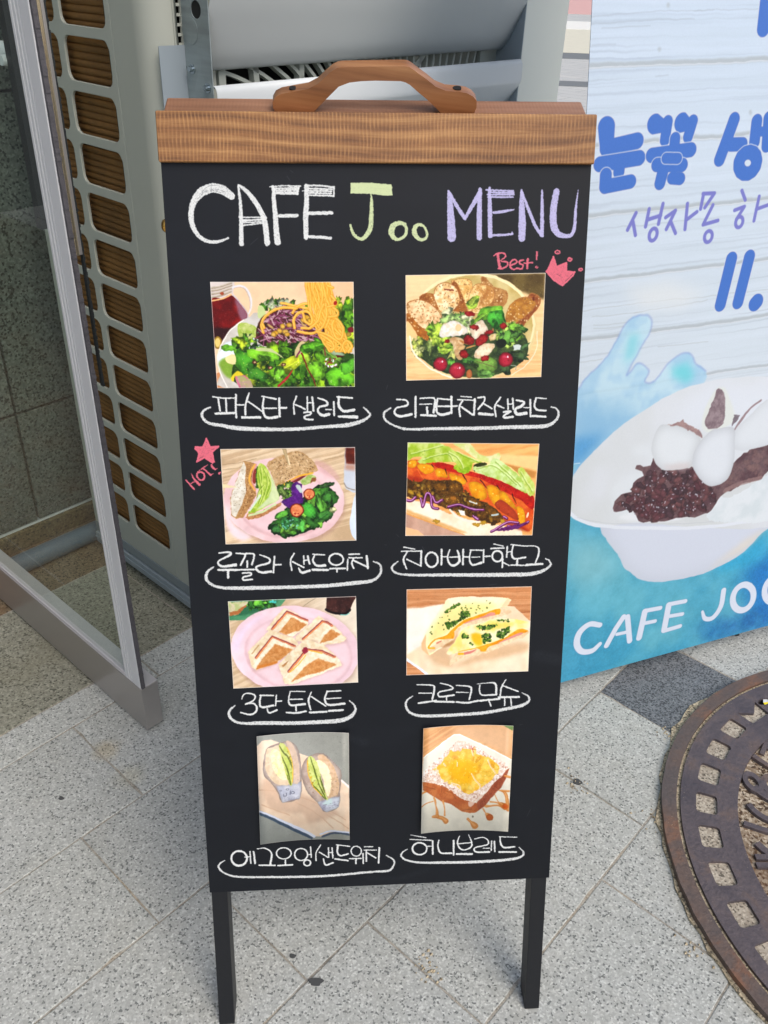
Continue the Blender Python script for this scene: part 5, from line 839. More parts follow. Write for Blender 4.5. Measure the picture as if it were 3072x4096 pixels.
M = {}
STN = [(-.437, .965, .05, (1.0, .84, .60), .6), (-.385, .915, .06, (1.0, .92, .72), .45)]
M['paver'] = m_granite('speckled_paver', s2l(193, 196, 192), s2l(170, 173, 169), s2l(122, 126, 124), 430, .09, STN, dk=.10)
M['paver_dark'] = m_granite('dark_paver', s2l(126, 131, 135), s2l(106, 111, 116), s2l(76, 80, 84), 430, .04, dk=.3)
M['slab'] = m_granite('tan_slab', s2l(152, 152, 138), s2l(130, 130, 116), s2l(96, 96, 86), 340, .12, warm=(s2l(130, 126, 104), .4))
M['slab_rust'] = m_granite('rusty_slab', s2l(136, 122, 98), s2l(112, 100, 80), s2l(76, 68, 56), 340, .12, warm=(s2l(134, 92, 56), .6))
M['wall'] = m_granite('wall_granite', s2l(108, 116, 108), s2l(84, 92, 85), s2l(46, 54, 50), 260, .06, dk=.2)
M['plinth'] = m_granite('plinth_stone', s2l(120, 108, 76), s2l(92, 82, 56), s2l(54, 48, 34), 240, .06, warm=(s2l(110, 86, 48), .5))
def m_joint():
    t = NT('joint_sand'); p = t.co('World'); n = t.noise(p, 5, 5, .7); g = t.vor(p, 420, 'Color'); gs = t.n('ShaderNodeSeparateColor'); t.l(g, gs.inputs[0])
    t.set(t.mix(.45, t.ramp(n, [(.30, s2l(84, 80, 74)), (.40, s2l(138, 132, 120)), (.5, s2l(164, 160, 150)), (.62, s2l(170, 156, 134))]), t.ramp(gs.outputs[0], [(0, s2l(104, 100, 92)), (1, s2l(200, 196, 184))])), .95); t.bump(n, .5, .002); return t.m
M['joint'] = m_joint()
def m_pave_far():
    t = NT('far_paving'); p = t.mapping(t.co('World'), (1, 1, 1), (0, 0, Y0)); br = t.n('ShaderNodeTexBrick', i_Scale=1., i_Color1=(*s2l(206, 206, 200), 1), i_Color2=(*s2l(196, 198, 194), 1), i_Mortar=(*s2l(140, 142, 138), 1), i_Mortar_Size=.003, i_Brick_Width=.4, i_Row_Height=.1985)
    t.l(p, br.inputs['Vector']); v = t.vor(t.co('World'), 330, 'Color'); gs = t.n('ShaderNodeSeparateColor'); t.l(v, gs.inputs[0])
    t.set(t.mix(.5, br.outputs['Color'], t.ramp(gs.outputs[0], [(0, .7), (.3, .95), (1, 1.1)]), 'MULTIPLY'), .85); return t.m
M['far'] = m_pave_far()
M['far_sun_pink'] = m_plain('sun_toned_pink', s2l(226, 180, 172), .8); M['far_sun_white'] = m_plain('sun_toned_white', s2l(250, 248, 236), .7); M['band'] = m_plain('dark_band', s2l(126, 130, 130), .8); M['far_sun_pale'] = m_plain('sun_toned_paving', s2l(226, 222, 200), .8)  # pink, white and pale tones carry the far sunlight in their base colour
M['ac'] = m_plain('ac_shell', s2l(178, 182, 172), .42, var=.03, bump=.04, bs=900)
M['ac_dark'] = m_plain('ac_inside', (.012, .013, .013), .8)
M['coil'] = m_plain('copper_coil', s2l(128, 92, 48), .6, .1, var=.35, sc=14)
M['hood'] = m_plain('grey_sheet', s2l(196, 202, 202), .5, var=.02, spec=.35)
M['lip'] = m_plain('white_sheet', s2l(222, 228, 230), .38, var=.02); M['post'] = m_plain('light_grey_sheet', s2l(236, 240, 230), .4, var=.02)
def m_galv():
    t = NT('galvanised'); p = t.co('World'); v = t.vor(p, 60, 'Color'); g = t.n('ShaderNodeSeparateColor'); t.l(v, g.inputs[0]); n = t.noise(t.mapping(p, (1, 1, 12)), 9, 3)
    t.set(t.ramp(t.math('ADD', t.math('MULTIPLY', g.outputs[0], .1), t.math('MULTIPLY', n, .9)), [(.3, s2l(138, 148, 148)), (.7, s2l(158, 170, 172))]), .5, .35); return t.m
M['galv'] = m_galv(); M['flange'] = m_plain('blue_grey_sheet', s2l(158, 170, 178), .5, .2, var=.04)
M['base_rail'] = m_plain('base_rail_paint', s2l(136, 146, 150), .5); M['guard'] = m_plain('fan_guard_plastic', s2l(176, 182, 174), .45)
M['steel'] = m_plain('screw_steel', s2l(186, 196, 200), .22, 1.); M['chrome'] = m_plain('chrome', (.93, .97, .97), .22, .15, var=.01)
def m_brushed(name, col, rough, direction):
    t = NT(name); p = t.mapping(t.co('World'), direction, (0, 0, Y0)); n = t.noise(p, 40, 3, .7)
    t.set(t.mix(n, tuple(x*.8 for x in col), col), rough, .6); t.b.inputs['Roughness'].default_value = rough; t.bump(n, .05, .0003); return t.m
M['stainless'] = m_brushed('brushed_stainless', s2l(176, 172, 168), .3, (.5, 30, 30)); M['alu'] = m_plain('anodised_aluminium', s2l(208, 210, 211), .5, 0, var=.008)
M['bead'] = m_plain('glazing_bead', s2l(204, 202, 204), .4, .2); M['brass_strip'] = m_plain('champagne_metal', s2l(206, 190, 158), .25, .9); M['dark_seal'] = m_plain('black_seal', s2l(30, 34, 34), .6)
M['brush'] = m_plain('brush_pile', s2l(84, 82, 86), .95, var=.3, sc=90, bump=.8, bs=500)
def m_glass():
    t = NT('green_glass'); tr = t.n('ShaderNodeBsdfTransparent', i_Color=(.925, .965, .94, 1)); gl = t.n('ShaderNodeBsdfGlossy', i_Roughness=.0, i_Color=(1, 1, 1, 1)); fr = t.n('ShaderNodeFresnel', i_IOR=1.5)
    mx = t.n('ShaderNodeMixShader'); ge = t.n('ShaderNodeNewGeometry'); t.l(t.math('MULTIPLY', fr.outputs[0], t.math('SUBTRACT', 1., ge.outputs['Backfacing'])), mx.inputs[0]); t.l(tr.outputs[0], mx.inputs[1]); t.l(gl.outputs[0], mx.inputs[2]); df = t.n('ShaderNodeBsdfDiffuse', i_Color=(.7, .75, .74, 1)); m2 = t.n('ShaderNodeMixShader'); t.l(t.math('MULTIPLY', t.ramp(t.noise(t.mapping(t.co('World'), (1, 1, .25)), 5, 3), [(.4, .01), (.75, .06)]), t.math('SUBTRACT', 1., ge.outputs['Backfacing'])), m2.inputs[0]); t.l(mx.outputs[0], m2.inputs[1]); t.l(df.outputs[0], m2.inputs[2]); t.l(m2.outputs[0], t.out.inputs[0]); t.t.nodes.remove(t.b); return t.m  # patchy pale diffuse layer stands in for faint reflections in the pane
M['glass'] = m_glass(); M['glass_edge'] = m_plain('glass_edge', s2l(96, 130, 120), .15)
M['pipe'] = m_plain('grey_pvc', s2l(92, 112, 126), .45, var=.04)
def m_rust(name, a, b, c, sc=10, rough=.62, metal=.25):
    t = NT(name); p = t.co('World'); n = t.noise(p, sc, 6, .7, .4); f = t.noise(p, 160, 3, .6)
    col = t.ramp(n, [(.36, a), (.52, b), (.7, c)]); gr = t.vor(p, 300, 'Distance'); sp = t.math('MULTIPLY', t.ramp(t.noise(p, 45, 3), [(.6, 0), (.7, 1)]), t.ramp(gr, [(.12, 1), (.2, 0)])); col = t.mix(t.math('MULTIPLY', sp, .7), col, s2l(206, 190, 160))
    t.set(t.mix(.25, col, t.ramp(f, [(.3, .5), (.7, 1.3)]), 'MULTIPLY'), rough, metal, .4); t.bump(t.math('ADD', t.math('MULTIPLY', n, .6), f), .9, .002); return t.m
M['lid'] = m_rust('lid_iron', s2l(84, 79, 85), s2l(100, 92, 95), s2l(124, 104, 92)); M['ring'] = m_rust('ring_rust', s2l(98, 90, 88), s2l(110, 94, 86), s2l(150, 104, 76), 9)
M['infill'] = m_granite('lid_infill', s2l(190, 178, 158), s2l(126, 106, 84), s2l(78, 62, 50), 300, .02, warm=(s2l(104, 74, 52), .85)); M['gravel'] = m_granite('gravel_bed', s2l(206, 192, 164), s2l(160, 148, 124), s2l(104, 98, 86), 400, .02, dk=.2)
M['mortar_pocket'] = m_granite('pocket_mortar', s2l(190, 182, 166), s2l(158, 148, 134), s2l(104, 98, 88), 380, .1, warm=(s2l(150, 138, 122), .5))
M['sand'] = M['gravel']
M['wood_front'] = m_wood('rough_sawn_wood', s2l(100, 64, 36), s2l(142, 97, 56), s2l(186, 142, 90), .30); M['wood_back'] = m_wood('stained_wood', s2l(132, 92, 70), s2l(152, 110, 84), s2l(166, 124, 98), .05, shift=1.3)
M['wood_handle'] = m_wood('handle_wood', s2l(130, 86, 54), s2l(160, 110, 72), s2l(180, 132, 90), 0, .34, .55, .12, 2.1)
M['copper'] = m_plain('copper_hinge', s2l(206, 150, 122), .22, 1.); M['brass'] = m_plain('brass', s2l(206, 160, 80), .2, 1.); M['black_wood'] = m_plain('black_stained_wood', s2l(13, 16, 22), .5, var=.12, sc=20, bump=.15, bs=160)
M['black_side'] = M['black_wood']; M['white_card'] = m_plain('photo_paper', (.8, .8, .79), .5); M['hole'] = m_plain('dark_hole', (.01, .01, .01), .8)
M['yellow'] = m_plain('yellow_plastic', s2l(240, 220, 20), .4); M['paper'] = m_plain('white_paper', (.85, .86, .88), .6); M['gum'] = m_plain('old_gum', s2l(74, 76, 76), .8); M['plaster'] = m_plain('dark_render', (.1, .1, .1), .8); M['plastic_black'] = m_plain('black_plastic', (.02, .02, .02), .4)

# ---------------------------------------------------------------- ground
g = MB(); g.add([(-60, -60, -.0022), (60, -60, -.0022), (60, 60, -.0022), (-60, 60, -.0022)], [(0, 1, 2, 3)]); ground = tag(g.build('ground', M['joint']), kind='structure')
pave = MB(); R0, R1, S0, S1 = -1.1135, 1.335, -.9, 3.4
for a0, a1, b0, b1 in ((-60, 60, S1, 60), (-60, 60, -60, S0), (R1, 60, S0, S1), (-60, R0-.0, 2.31, S1)):
    pave.add([AB(a0, b0, 0), AB(a1, b0, 0), AB(a1, b1, 0), AB(a0, b1, 0)], [(0, 1, 2, 3)])
pave = tag(pave.build('pavement', M['far']), kind='structure')
def slab_mesh(name, la, lb, mat, j=.0010, ch=.0009, dep=.03):
    a, b = la/2-j, lb/2-j; rs = np.random.RandomState(random.randint(0, 9999)); loop = []
    for (x0, y0), (x1, y1) in (((-a, -b), (a, -b)), ((a, -b), (a, b)), ((a, b), (-a, b)), ((-a, b), (-a, -b))):
        n = max(3, int(math.hypot(x1-x0, y1-y0)/.022))
        for i in range(n): f = i/n; loop.append((x0+(x1-x0)*f, y0+(y1-y0)*f))
    n = len(loop); chip = np.abs(rs.normal(0, .0005, n))+(rs.rand(n) > .94)*rs.rand(n)*.003; vs = []
    for z, k in ((-dep, 0), (-ch, 0), (0, 1)):
        for (x, y), c_ in zip(loop, chip): d = math.hypot(x, y); q = c_+k*ch*1.2; vs.append(Vector((x-q*(1 if x > a*.96 else -1 if x < -a*.96 else 0), y-q*(1 if y > b*.96 else -1 if y < -b*.96 else 0), z)))
    fs = [tuple(range(2*n, 3*n))]+[(k*n+i, k*n+(i+1) % n, (k+1)*n+(i+1) % n, (k+1)*n+i) for k in (0, 1) for i in range(n)]
    me = bpy.data.meshes.new(name); me.from_pydata(vs, [], fs); me.update(); me.materials.append(mat); return me
random.seed(4); mcache = {}
def put_slab(name, a0, a1, b0, b1, mat, dz=.0006):
    key = (name, round(a1-a0, 3), round(b1-b0, 3), mat.name, random.randint(0, 3))
    if key not in mcache: mcache[key] = slab_mesh(name, a1-a0, b1-b0, mat)
    o = link(bpy.data.objects.new(name, mcache[key])); o.parent = pave; o.location = AB((a0+a1)/2, (b0+b1)/2, random.uniform(-dz, dz)-.0008)
    o.rotation_euler = (random.uniform(-.0015, .0015), random.uniform(-.0015, .0015), -Y0+random.uniform(-.002, .002)); return o
edges = [-1.0466, -.846, -.6545, -.4537, -.2563]
while edges[-1] < 1.33: edges.append(edges[-1]+.1985)
offs = [.428, .322, .405, .917, .794]; random.seed(9)
while len(offs) < len(edges): offs.append(random.uniform(0, .4))
for k in range(len(edges)-1):
    b = offs[k]; b -= math.ceil((b-S0)/.4015)*.4015
    while b < S1:
        b0, b1 = b, b+.4015; b = b1
        if k == 3 and abs(b0-.917) < .05: b1 = b = 1.122
        lo, hi = max(b0, S0), min(b1, S1)
        if k == 3 and abs(b0-1.122) < .05: hi = b = 1.327; put_slab('paver', edges[k], edges[k+1], lo, hi, M['paver_dark']); continue
        if hi-lo > .03: put_slab('paver', edges[k], edges[k+1], lo, hi, M['paver'])
b = S0
while b < S1: put_slab('border_stone', -1.1135, -1.0466, b, min(b+.3, S1), M['paver']); b += .3
for (a0, a1), mt, off in (((-1.40, -1.1135), M['slab'], .13), ((-1.69, -1.40), M['slab_rust'], .40)):
    b = off-.6*3
    while b < 2.31:
        lo, hi = max(b, S0), min(b+.6, 2.31)
        if hi-lo > .05: put_slab('slab', a0, a1, lo, hi, mt, .001)
        b += .6
for i in range(4): put_slab('slab', -1.69-.6*(i+1), -1.69-.6*i, -.9, .55, M['slab_rust'])
# far dark bands and sunlight-coloured strips beyond the machines
def world_quad(name, x0, x1, y0, y1, z, mat):
    m = MB(); m.hexa([(x0, y0, -.02), (x1, y0, -.02), (x1, y1, -.02), (x0, y1, -.02), (x0, y0, z), (x1, y0, z), (x1, y1, z), (x0, y1, z)]); return tag(m.build(name, mat), kind='structure')
for y0, y1 in FARB: world_quad('far_dark_band', -3, 9, y0, y1, .004, M['band'])
world_quad('sun_toned_pavement', -8, 14, 13.9, 18.8, .004, M['far_sun_pale']); world_quad('sun_toned_marking', -8, 14, 18.9, 21.4, .008, M['far_sun_white']); world_quad('sun_toned_pink_pavement', -10, 20, 24.5, 36, .008, M['far_sun_pink'])  # sunlight on the far street put into pale, white and pink colour

# ---------------------------------------------------------------- wall and added shop front
def Fw(a0=0.): return lambda u, v, w: AB(a0+w, u, v)        # u along b, v up, w out of the wall
wall = empty('granite_wall', AB(-1.6, 1.4, 0), 'dark speckled granite wall behind the glass door and the air conditioner', 'wall'); empty_world(wall)
c = MB(); c.fbox(Fw(-1.6), .56, 2.3, 0, 3.2, -.3, 0); c.build('wall_core', M['plaster'], wall)
bs = [.56, .675, 1.275, 1.875, 2.3]; zs = [.047, .30, .88, 1.46, 2.04, 2.62, 3.2]
for i in range(len(zs)-1):
    for j in range(len(bs)-1):
        m = MB(); m.fbox(Fw(-1.6), bs[j]+.0025, bs[j+1]-.0025, zs[i]+.0025, zs[i+1]-.0025, 0, .02); m.build('stone_panel', M['wall'], wall, .0015)
m = MB(); m.fbox(Fw(-1.6), .56, 2.3, .0, .0434, 0, .030); m.build('plinth', M['plinth'], wall, .003)
m = MB(); m.fbox(Fw(-1.6), .56, 2.3, .0437, .0468, 0, .0212); m.build('sealant_line', M['lip'], wall)
front = empty('unseen_shop_front', AB(-1.7, -1.7, 0), 'unseen dark rendered shop front added to shade the glass door side', 'building'); empty_world(front)  # unseen facade added to block sky and darken the left side
m = MB(); m.fbox(Fw(-1.6), -4.0, -.48, 0, 3.2, -.3, 0); m.build('wall', M['plaster'], front)
m = MB(); m.fbox(Fw(-1.6), -.48, .558, 2.25, 3.2, -.3, 0); m.build('lintel', M['plaster'], front)
m = MB(); m.fbox(Fw(-4.2), -4.0, 2.3, 0, 3.2, -.1, 0); m.build('back_wall', M['plaster'], front)
p = MB(); p.tube([AB(-1.497, .548, .0215), AB(-1.497, 1.0, .0215), AB(-1.497, 2.2, .0215)], .0205, 20)
tag(p.build('drain_pipe', M['pipe']), 'blue grey plastic pipe lying along the foot of the granite wall', 'pipe')

# ---------------------------------------------------------------- glass door
door = empty('glass_door', AB(-1.4, .52, 0), 'open framed glass door with a brushed steel bottom rail', 'door'); empty_world(door)
def Fd(u, v, w): return AB(u, w, v)                          # u = a, v = z, w = b
m = MB(); m.fbox(Fd, -1.86, -.9455, .006, .098, .506, .538); m.build('bottom_rail', M['stainless'], door, .0012)
m = MB(); m.fbox(Fd, -1.858, -.990, .0982, .106, .5068, .5105); m.build('glazing_bead', M['bead'], door, .0012)
m = MB(); m.fbox(Fd, -1.859, -.9462, .0981, .0990, .5066, .5374); m.build('rail_cap', M['bead'], door)
m = MB(); m.fbox(Fd, -1.86, -.9455, 2.1, 2.2, .506, .538); m.build('top_rail', M['stainless'], door, .0012)
m = MB(); m.fbox(Fd, -.968, -.9465, .0992, 2.1, .5062, .5142); m.fbox(Fd, -.968, -.9467, .79, 2.1, .5144, .5225); stile = m.build('door_stile', M['alu'], door, .0015)
m = MB()
for i in range(3): m.fbox(Fd, -.989+i*.0068, -.984+i*.0068, .098, 2.1, .5066+i*.0002, .5105)
m.fbox(Fd, -.987, -.968, .098, 2.1, .5080, .5105); m.build('stile_grooves', M['alu'], stile, .0007)
m = MB(); m.fbox(Fd, -1.85, -.983, .0985, 2.1, .5107, .5187); m.build('glass_pane', M['glass'], door)
m = MB(); m.fbox(Fd, -1.86, -1.852, .1, 2.1, .506, .538); m.build('hinge_stile', M['alu'], door)
m = MB(); rs = np.random.RandomState(3)
for i in range(500):
    z = .1+2.0*i/500; w = rs.rand()*.003; m.fbox(Fd, -.9463, -.943+rs.rand()*.0012, z, z+.0041, .5075-rs.rand()*.0002, .5128+rs.rand()*.0005)
m.build('brush_seal', M['brush'], stile, kind='stuff')
m = MB(); m.fbox(Fd, -.9463, -.9435, .79, 2.1, .5135, .5178); m.build('metal_strip', M['brass_strip'], stile, .001)
m = MB(); m.fbox(Fd, -.9463, -.944, .79, 2.1, .5180, .5222); m.build('metal_strip', M['stainless'], stile, .001)
m = MB()
for i in range(420): z = .62+1.48*i/420; m.fbox(Fd, -.952, -.9470+rs.rand()*.001, z, z+.0036, .5228, .5250+rs.rand()*.0012)
m.build('brush_seal', M['dark_seal'], stile, kind='stuff')
m = MB(); m.fbox(Fd, -1.050, -1.037, .80, 2.1, .5245, .533); m.build('edge_seal', M['dark_seal'], door)
m = MB(); m.tube([AB(-1.75, .556, .985), AB(-1.4, .556, .985), AB(-1.04, .556, .985)], .0133, 28); m.tube([AB(-1.055, .545, .985), AB(-1.055, .520, .985)], .006, 12); m.tube([AB(-1.72, .545, .985), AB(-1.72, .520, .985)], .006, 12); m.build('push_bar', M['chrome'], door)

# ---------------------------------------------------------------- air conditioner
ac = empty('air_conditioner', AB(-1.27, 1.19, 0), 'large light grey outdoor air conditioner with honeycomb side guard and brown coils', 'air conditioner'); empty_world(ac)
BS, AL, AF, BR = .742, -1.460, -1.08, 1.64
Fs = lambda u, v, w: AB(u, BS-w, v)                          # side face: u = a, v = z, w outwards
Ff = lambda u, v, w: AB(AF+w, u, v)                          # front face: u = b, v = z, w outwards
holes = []
for k in range(18):
    z0 = .128+.0727*k; z1 = z0+.0585
    if z1 > 1.40: break
    for a0, a1 in ((-1.303, -1.187), (-1.441, -1.320)): holes.append(rrect(a0, a1, z0, z1, .013))
m = MB(); m.plate(Fs, [(AL, .0725), (-1.1745, .0725), (-1.1745, 1.42), (AL, 1.42)], holes, -.005, 0); m.build('side_guard', M['ac'], ac, .0012)
m = MB()
for z in np.arange(.11, 1.40, .0100): m.tube([AB(AL+.008, BS+.020, z), AB(-1.178, BS+.020, z)], .0058, 10, False)
m.build('coil', M['coil'], ac, kind='stuff')
m = MB(); m.fbox(Fs, AL+.006, -1.177, .09, 1.41, -.06, -.034); m.build('inner_wall', M['ac_dark'], ac)
r = .040; prof = [(-1.1730, BS), (-1.165, BS), (-1.15, BS), (-1.135, BS), (-1.128, BS), (-1.123, BS)]+[(AF-r+r*math.sin(t), BS+r-r*math.cos(t)) for t in np.linspace(0, math.pi/2, 9)]+[(AF, .7755)]
inn = [(x-.004 if y > BS+r*.5 else x, y+.004 if y <= BS+r*.5 else y) for x, y in prof]
m = MB(); n = len(prof); vs = [AB(x, y, z) for z in (.0725, 1.42) for x, y in prof]; m.add(vs, [(i, i+1, i+1+n, i+n) for i in range(n-1)], True); corner = m.build('corner_panel', M['ac'], ac, smooth=True)
m = MB(); m.fbox(Ff, .789, .84, .0725, 1.42, -.004, 0); m.fbox(Ff, 1.462, BR, .0725, 1.42, -.004, 0); m.fbox(Ff, .84, 1.462, 1.0, 1.42, -.004, 0); m.fbox(Ff, .84, 1.462, .0725, .28, -.004, 0); m.fbox(Ff, .7755, .789, .0725, .985, -.004, 0); m.build('front_panel', M['ac'], ac)
m = MB()
for z in np.arange(.987, 1.40, .0115): m.fbox(Ff, .7765, .7885, z, z+.0036, -.004, -.0005)
m.fbox(Ff, .7757, .7775, .985, 1.42, -.004, .0008); m.build('vent_strip', M['ac'], ac)
m = MB(); m.fbox(Ff, .75, BR, .08, 1.41, -.12, -.10); m.fbox(Ff, BR-.004, BR, .0725, 1.42, -.38, -.0045); m.build('inner_case', M['ac_dark'], ac)
m = MB(); m.fbox(Ff, .745, BR, 1.42, 1.44, -.385, .002); m.build('top_cover', M['ac'], ac, .003)
m = MB(); m.fbox(lambda u, v, w: AB(AL+w, u, v), BS+.006, BR, .0725, 1.42, 0, .004); m.build('back_panel', M['ac'], ac)
m = MB(); m.fbox(Fs, AL, AF-.012, .050, .0722, -.02, .001); m.fbox(Ff, BS+.012, BR, .050, .0722, -.02, .001); m.build('base_pan', M['base_rail'], ac, .001)
m = MB(); m.fbox(Fs, AL, AF-.004, .022, .047, -.03, .0045); m.fbox(Fs, AL, AF-.004, .0345, .0375, .0045, .0065); m.fbox(Ff, BS, BR, .022, .047, -.03, .0045); m.build('base_rail', M['flange'], ac, .001)
for b_ in (.80, 1.55):
    for a_ in (-1.43, -1.12): m = MB(); m.fbox(lambda u, v, w: AB(u, v, w), a_-.03, a_+.03, b_-.03, b_+.03, .0, .0225); m.build('foot', M['plastic_black'], ac)
cb, cz = 1.151, .64; m = MB(); lim = .308; lz = .36
def swirl(ang, tw, w, r0=.05):
    pts = []
    for i in range(15):
        rr = r0+i*.03; th = ang+tw*rr; x, y = rr*math.cos(th), rr*math.sin(th)
        if abs(x) > lim or abs(y) > lz: break
        pts.append((x, y, th))
    for (x0, y0, t0), (x1, y1, t1) in zip(pts, pts[1:]):
        d = Vector((x1-x0, y1-y0)).normalized(); nx, ny = -d.y*w/2, d.x*w/2
        m.hexa([Ff(cb+x0-nx, cz+y0-ny, -.010), Ff(cb+x1-nx, cz+y1-ny, -.010), Ff(cb+x1+nx, cz+y1+ny, -.010), Ff(cb+x0+nx, cz+y0+ny, -.010), Ff(cb+x0-nx, cz+y0-ny, .002), Ff(cb+x1-nx, cz+y1-ny, .002), Ff(cb+x1+nx, cz+y1+ny, .002), Ff(cb+x0+nx, cz+y0+ny, .002)])
for i in range(110): swirl(2*math.pi*i/110, 1.3, .0050)
for i in range(22): swirl(2*math.pi*i/22, -1.6, .010)
for a, b2, c2, d2 in ((-lim, -lim+.012, -lz, lz), (lim-.012, lim, -lz, lz), (-lim+.0125, lim-.0125, -lz, -lz+.012), (-lim+.0125, lim-.0125, lz-.012, lz)): m.fbox(Ff, cb+a, cb+b2, cz+c2, cz+d2, -.008, .003)
m.build('fan_guard', M['guard'], ac)
m = MB(); m.tube([Ff(cb, cz, -.095), Ff(cb, cz, -.05)], .06, 24)
for i in range(3):
    a0 = i*2.094; P = [Ff(cb+rr*math.cos(a0+t), cz+rr*math.sin(a0+t), -.08+w) for rr, t, w in ((.05, 0, 0), (.28, -.3, 0), (.29, .5, .04), (.05, .6, .04))]; m.add(P, [(0, 1, 2, 3)])
m.build('fan', M['plastic_black'], ac)

hood = empty('wind_deflector', AB(-1.04, 1.15, .5), 'grey sheet metal wind deflector hood bolted over the air conditioner fan', 'deflector hood'); empty_world(hood)
AO, B0, B1 = -1.023, .7895, 1.50
Fl = lambda u, v, w: AB(u, B0+w, v)
m = MB(); m.plate(Fl, [(AF+.0005, .45), (AO, .45), (AO, 1.38), (AF+.0005, 1.38)], [circ(-1.048, 1.031, .0105)], 0, .0015); lplate = m.build('side_plate', M['galv'], hood, .0003)
m = MB(); m.plate(Fl, circ(-1.063, 1.006, .0165), (), -.0006, -.0001); m.build('knockout_disc', M['galv'], lplate)
m = MB(); m.plate(Fl, circ(-1.048, 1.031, .0125), (), .0017, .0026); m.build('hole_shade_disc', M['hole'], lplate)  # dark disc behind the hole stands in for the shade inside it
m = MB(); m.fbox(Ff, .748, .7893, .45, .9885, .0012, .0024); m.build('mounting_flange', M['flange'], hood)
for a_, z_ in ((-1.064, .961), (-1.033, .941)):
    m = MB(); m.tube([Fl(a_, z_, -.0001), Fl(a_, z_, -.0014)], .0062, 20); m.tube([Fl(a_, z_, -.0014), Fl(a_, z_, -.0065)], .0036, 6); m.build('bolt', M['steel'], lplate)
m = MB(); m.fbox(lambda u, v, w: AB(u, B1+w, v), AF+.0005, AO, .45, 1.38, 0, .0015); m.build('side_plate', M['flange'], hood)
m = MB(); m.fbox(lambda u, v, w: AB(AO+w, u, v), B1+.0015, B1+.143, .45, 1.38, -.012, 0); m.build('end_flange', M['post'], hood, .002)
def smp(P, n=6): return smooth_path(np.array(P, float), n)
V = [(-1.0775, .9585), (-1.0735, .9560), (-1.066, .958), (-1.058, .967), (-1.048, .982), (-1.032, 1.014), (-1.020, 1.040), (-1.005, 1.08), (-.99, 1.13)]
for dz in (0, .2):
    m = MB(); P = [(x, z+dz) for x, z in smp(V)]; m.sheet(lambda u, v, w: AB(v, u, w), P, B0+.0018, B1-.0005, .0012); o = m.build('vane', M['hood'], hood, smooth=False)
    for p_ in o.data.polygons: p_.use_smooth = True
m = MB(); m.sheet(lambda u, v, w: AB(v, u, w), smp([(-1.030, .9395), (-1.0265, .9425), (-1.0225, .9425), (-1.0185, .937), (-1.0175, .922), (-1.018, .909), (-1.0215, .902), (-1.032, .887), (-1.052, .860), (-1.074, .83)], 4), B0+.002, B1-.001, .0012); o = m.build('lower_vane', M['lip'], hood)
for p_ in o.data.polygons: p_.use_smooth = True

# ---------------------------------------------------------------- menu board (A-frame easel)
EO, EH, EU, EN = Vector((-.1846125, .6023618, .1789809)), Vector((.9965678, .0812371, .0159088)), Vector((-.0390098, .2913710, .9558144)), Vector((.0730122, -.9531545, .2935400))
EZ = lambda u, v, w: EO+EH*u+EU*v+EN*w
ez = empty('menu_board', (EO+EH*.2)*1.0-Vector((0, 0, .179)), 'black A-frame chalk menu board with food photos and a wooden handle', 'menu board'); empty_world(ez)
W_, H_ = .3985, .7896
def uv_board(p, f): d = p-EO; return (d.dot(EH)/W_, d.dot(EU)/H_)
def uv_m(p, f):
    d = p-EO; u, v, w = d.dot(EH), d.dot(EU), d.dot(EN); return (u, v+w)
tb = m_image('chalkboard_face', pic_board(), .48, .3)
m = MB(); m.fbox(EZ, 0, W_, 0, H_, -.0012, 0); brd = m.build('chalkboard', tb.m, ez, uv=uv_board)
m = MB(); m.fbox(EZ, -.0012, W_+.0012, .7889, .8318, -.013, .0062); m.build('front_header', M['wood_front'], ez, .0014, uv=uv_m)
def ztop(u, w):
    return -(EO+EH*u+EN*w).z/EU.z
for u0, u1, wf in ((.0016, .0200, .0028), (.3776, .3958, -.0010)):
    m = MB(); v0, v1 = ztop((u0+u1)/2, wf), ztop((u0+u1)/2, -.030)
    m.hexa([EZ(u0, v0, wf), EZ(u1, v0, wf), EZ(u1, v1, -.028), EZ(u0, v1, -.028), EZ(u0, .7885, -.0014), EZ(u1, .7885, -.0014), EZ(u1, .7885, -.031), EZ(u0, .7885, -.031)]) if wf < 0 else (m.hexa([EZ(u0, v0, wf), EZ(u1, v0, wf), EZ(u1, v1, -.028), EZ(u0, v1, -.028), EZ(u0, -.001, -.0014), EZ(u1, -.001, -.0014), EZ(u1, -.001, -.031), EZ(u0, -.001, -.031)]), m.hexa([EZ(u0, -.001, -.0014), EZ(u1, -.001, -.0014), EZ(u1, -.001, -.031), EZ(u0, -.001, -.031), EZ(u0, .7885, -.0014), EZ(u1, .7885, -.0014), EZ(u1, .7885, -.031), EZ(u0, .7885, -.031)]))
    m.build('front_leg', M['black_wood'], ez, .0008)
m = MB(); m.fbox(EZ, .0205, .377, .01, .03, -.02, -.0014); m.build('cross_rail', M['black_wood'], ez)
th = math.radians(17.07); yw = math.radians(4.38); bk = Vector((-math.sin(yw), math.cos(yw), 0)); zz = Vector((0, 0, 1))
DB = bk*math.cos(th)+zz*math.sin(th); UB = zz*math.cos(th)-bk*math.sin(th); HPt = EZ(0, .8316, -.0135)
FB = lambda u, v, w: HPt+EH*u+UB*v+DB*w                      # back frame: v up, w away from the viewer
m = MB(); m.fbox(FB, .0018, .3968, -.043, 0, .0005, .034); m.build('back_header', M['wood_back'], ez, .002, uv=lambda p, f: ((p-EO).dot(EH), (p-EO).dot(DB)*1.0+(p-EO).dot(UB)))
m = MB(); m.fbox(FB, .003, .3955, -.84, -.044, .026, .031); m.build('back_panel', M['black_wood'], ez)
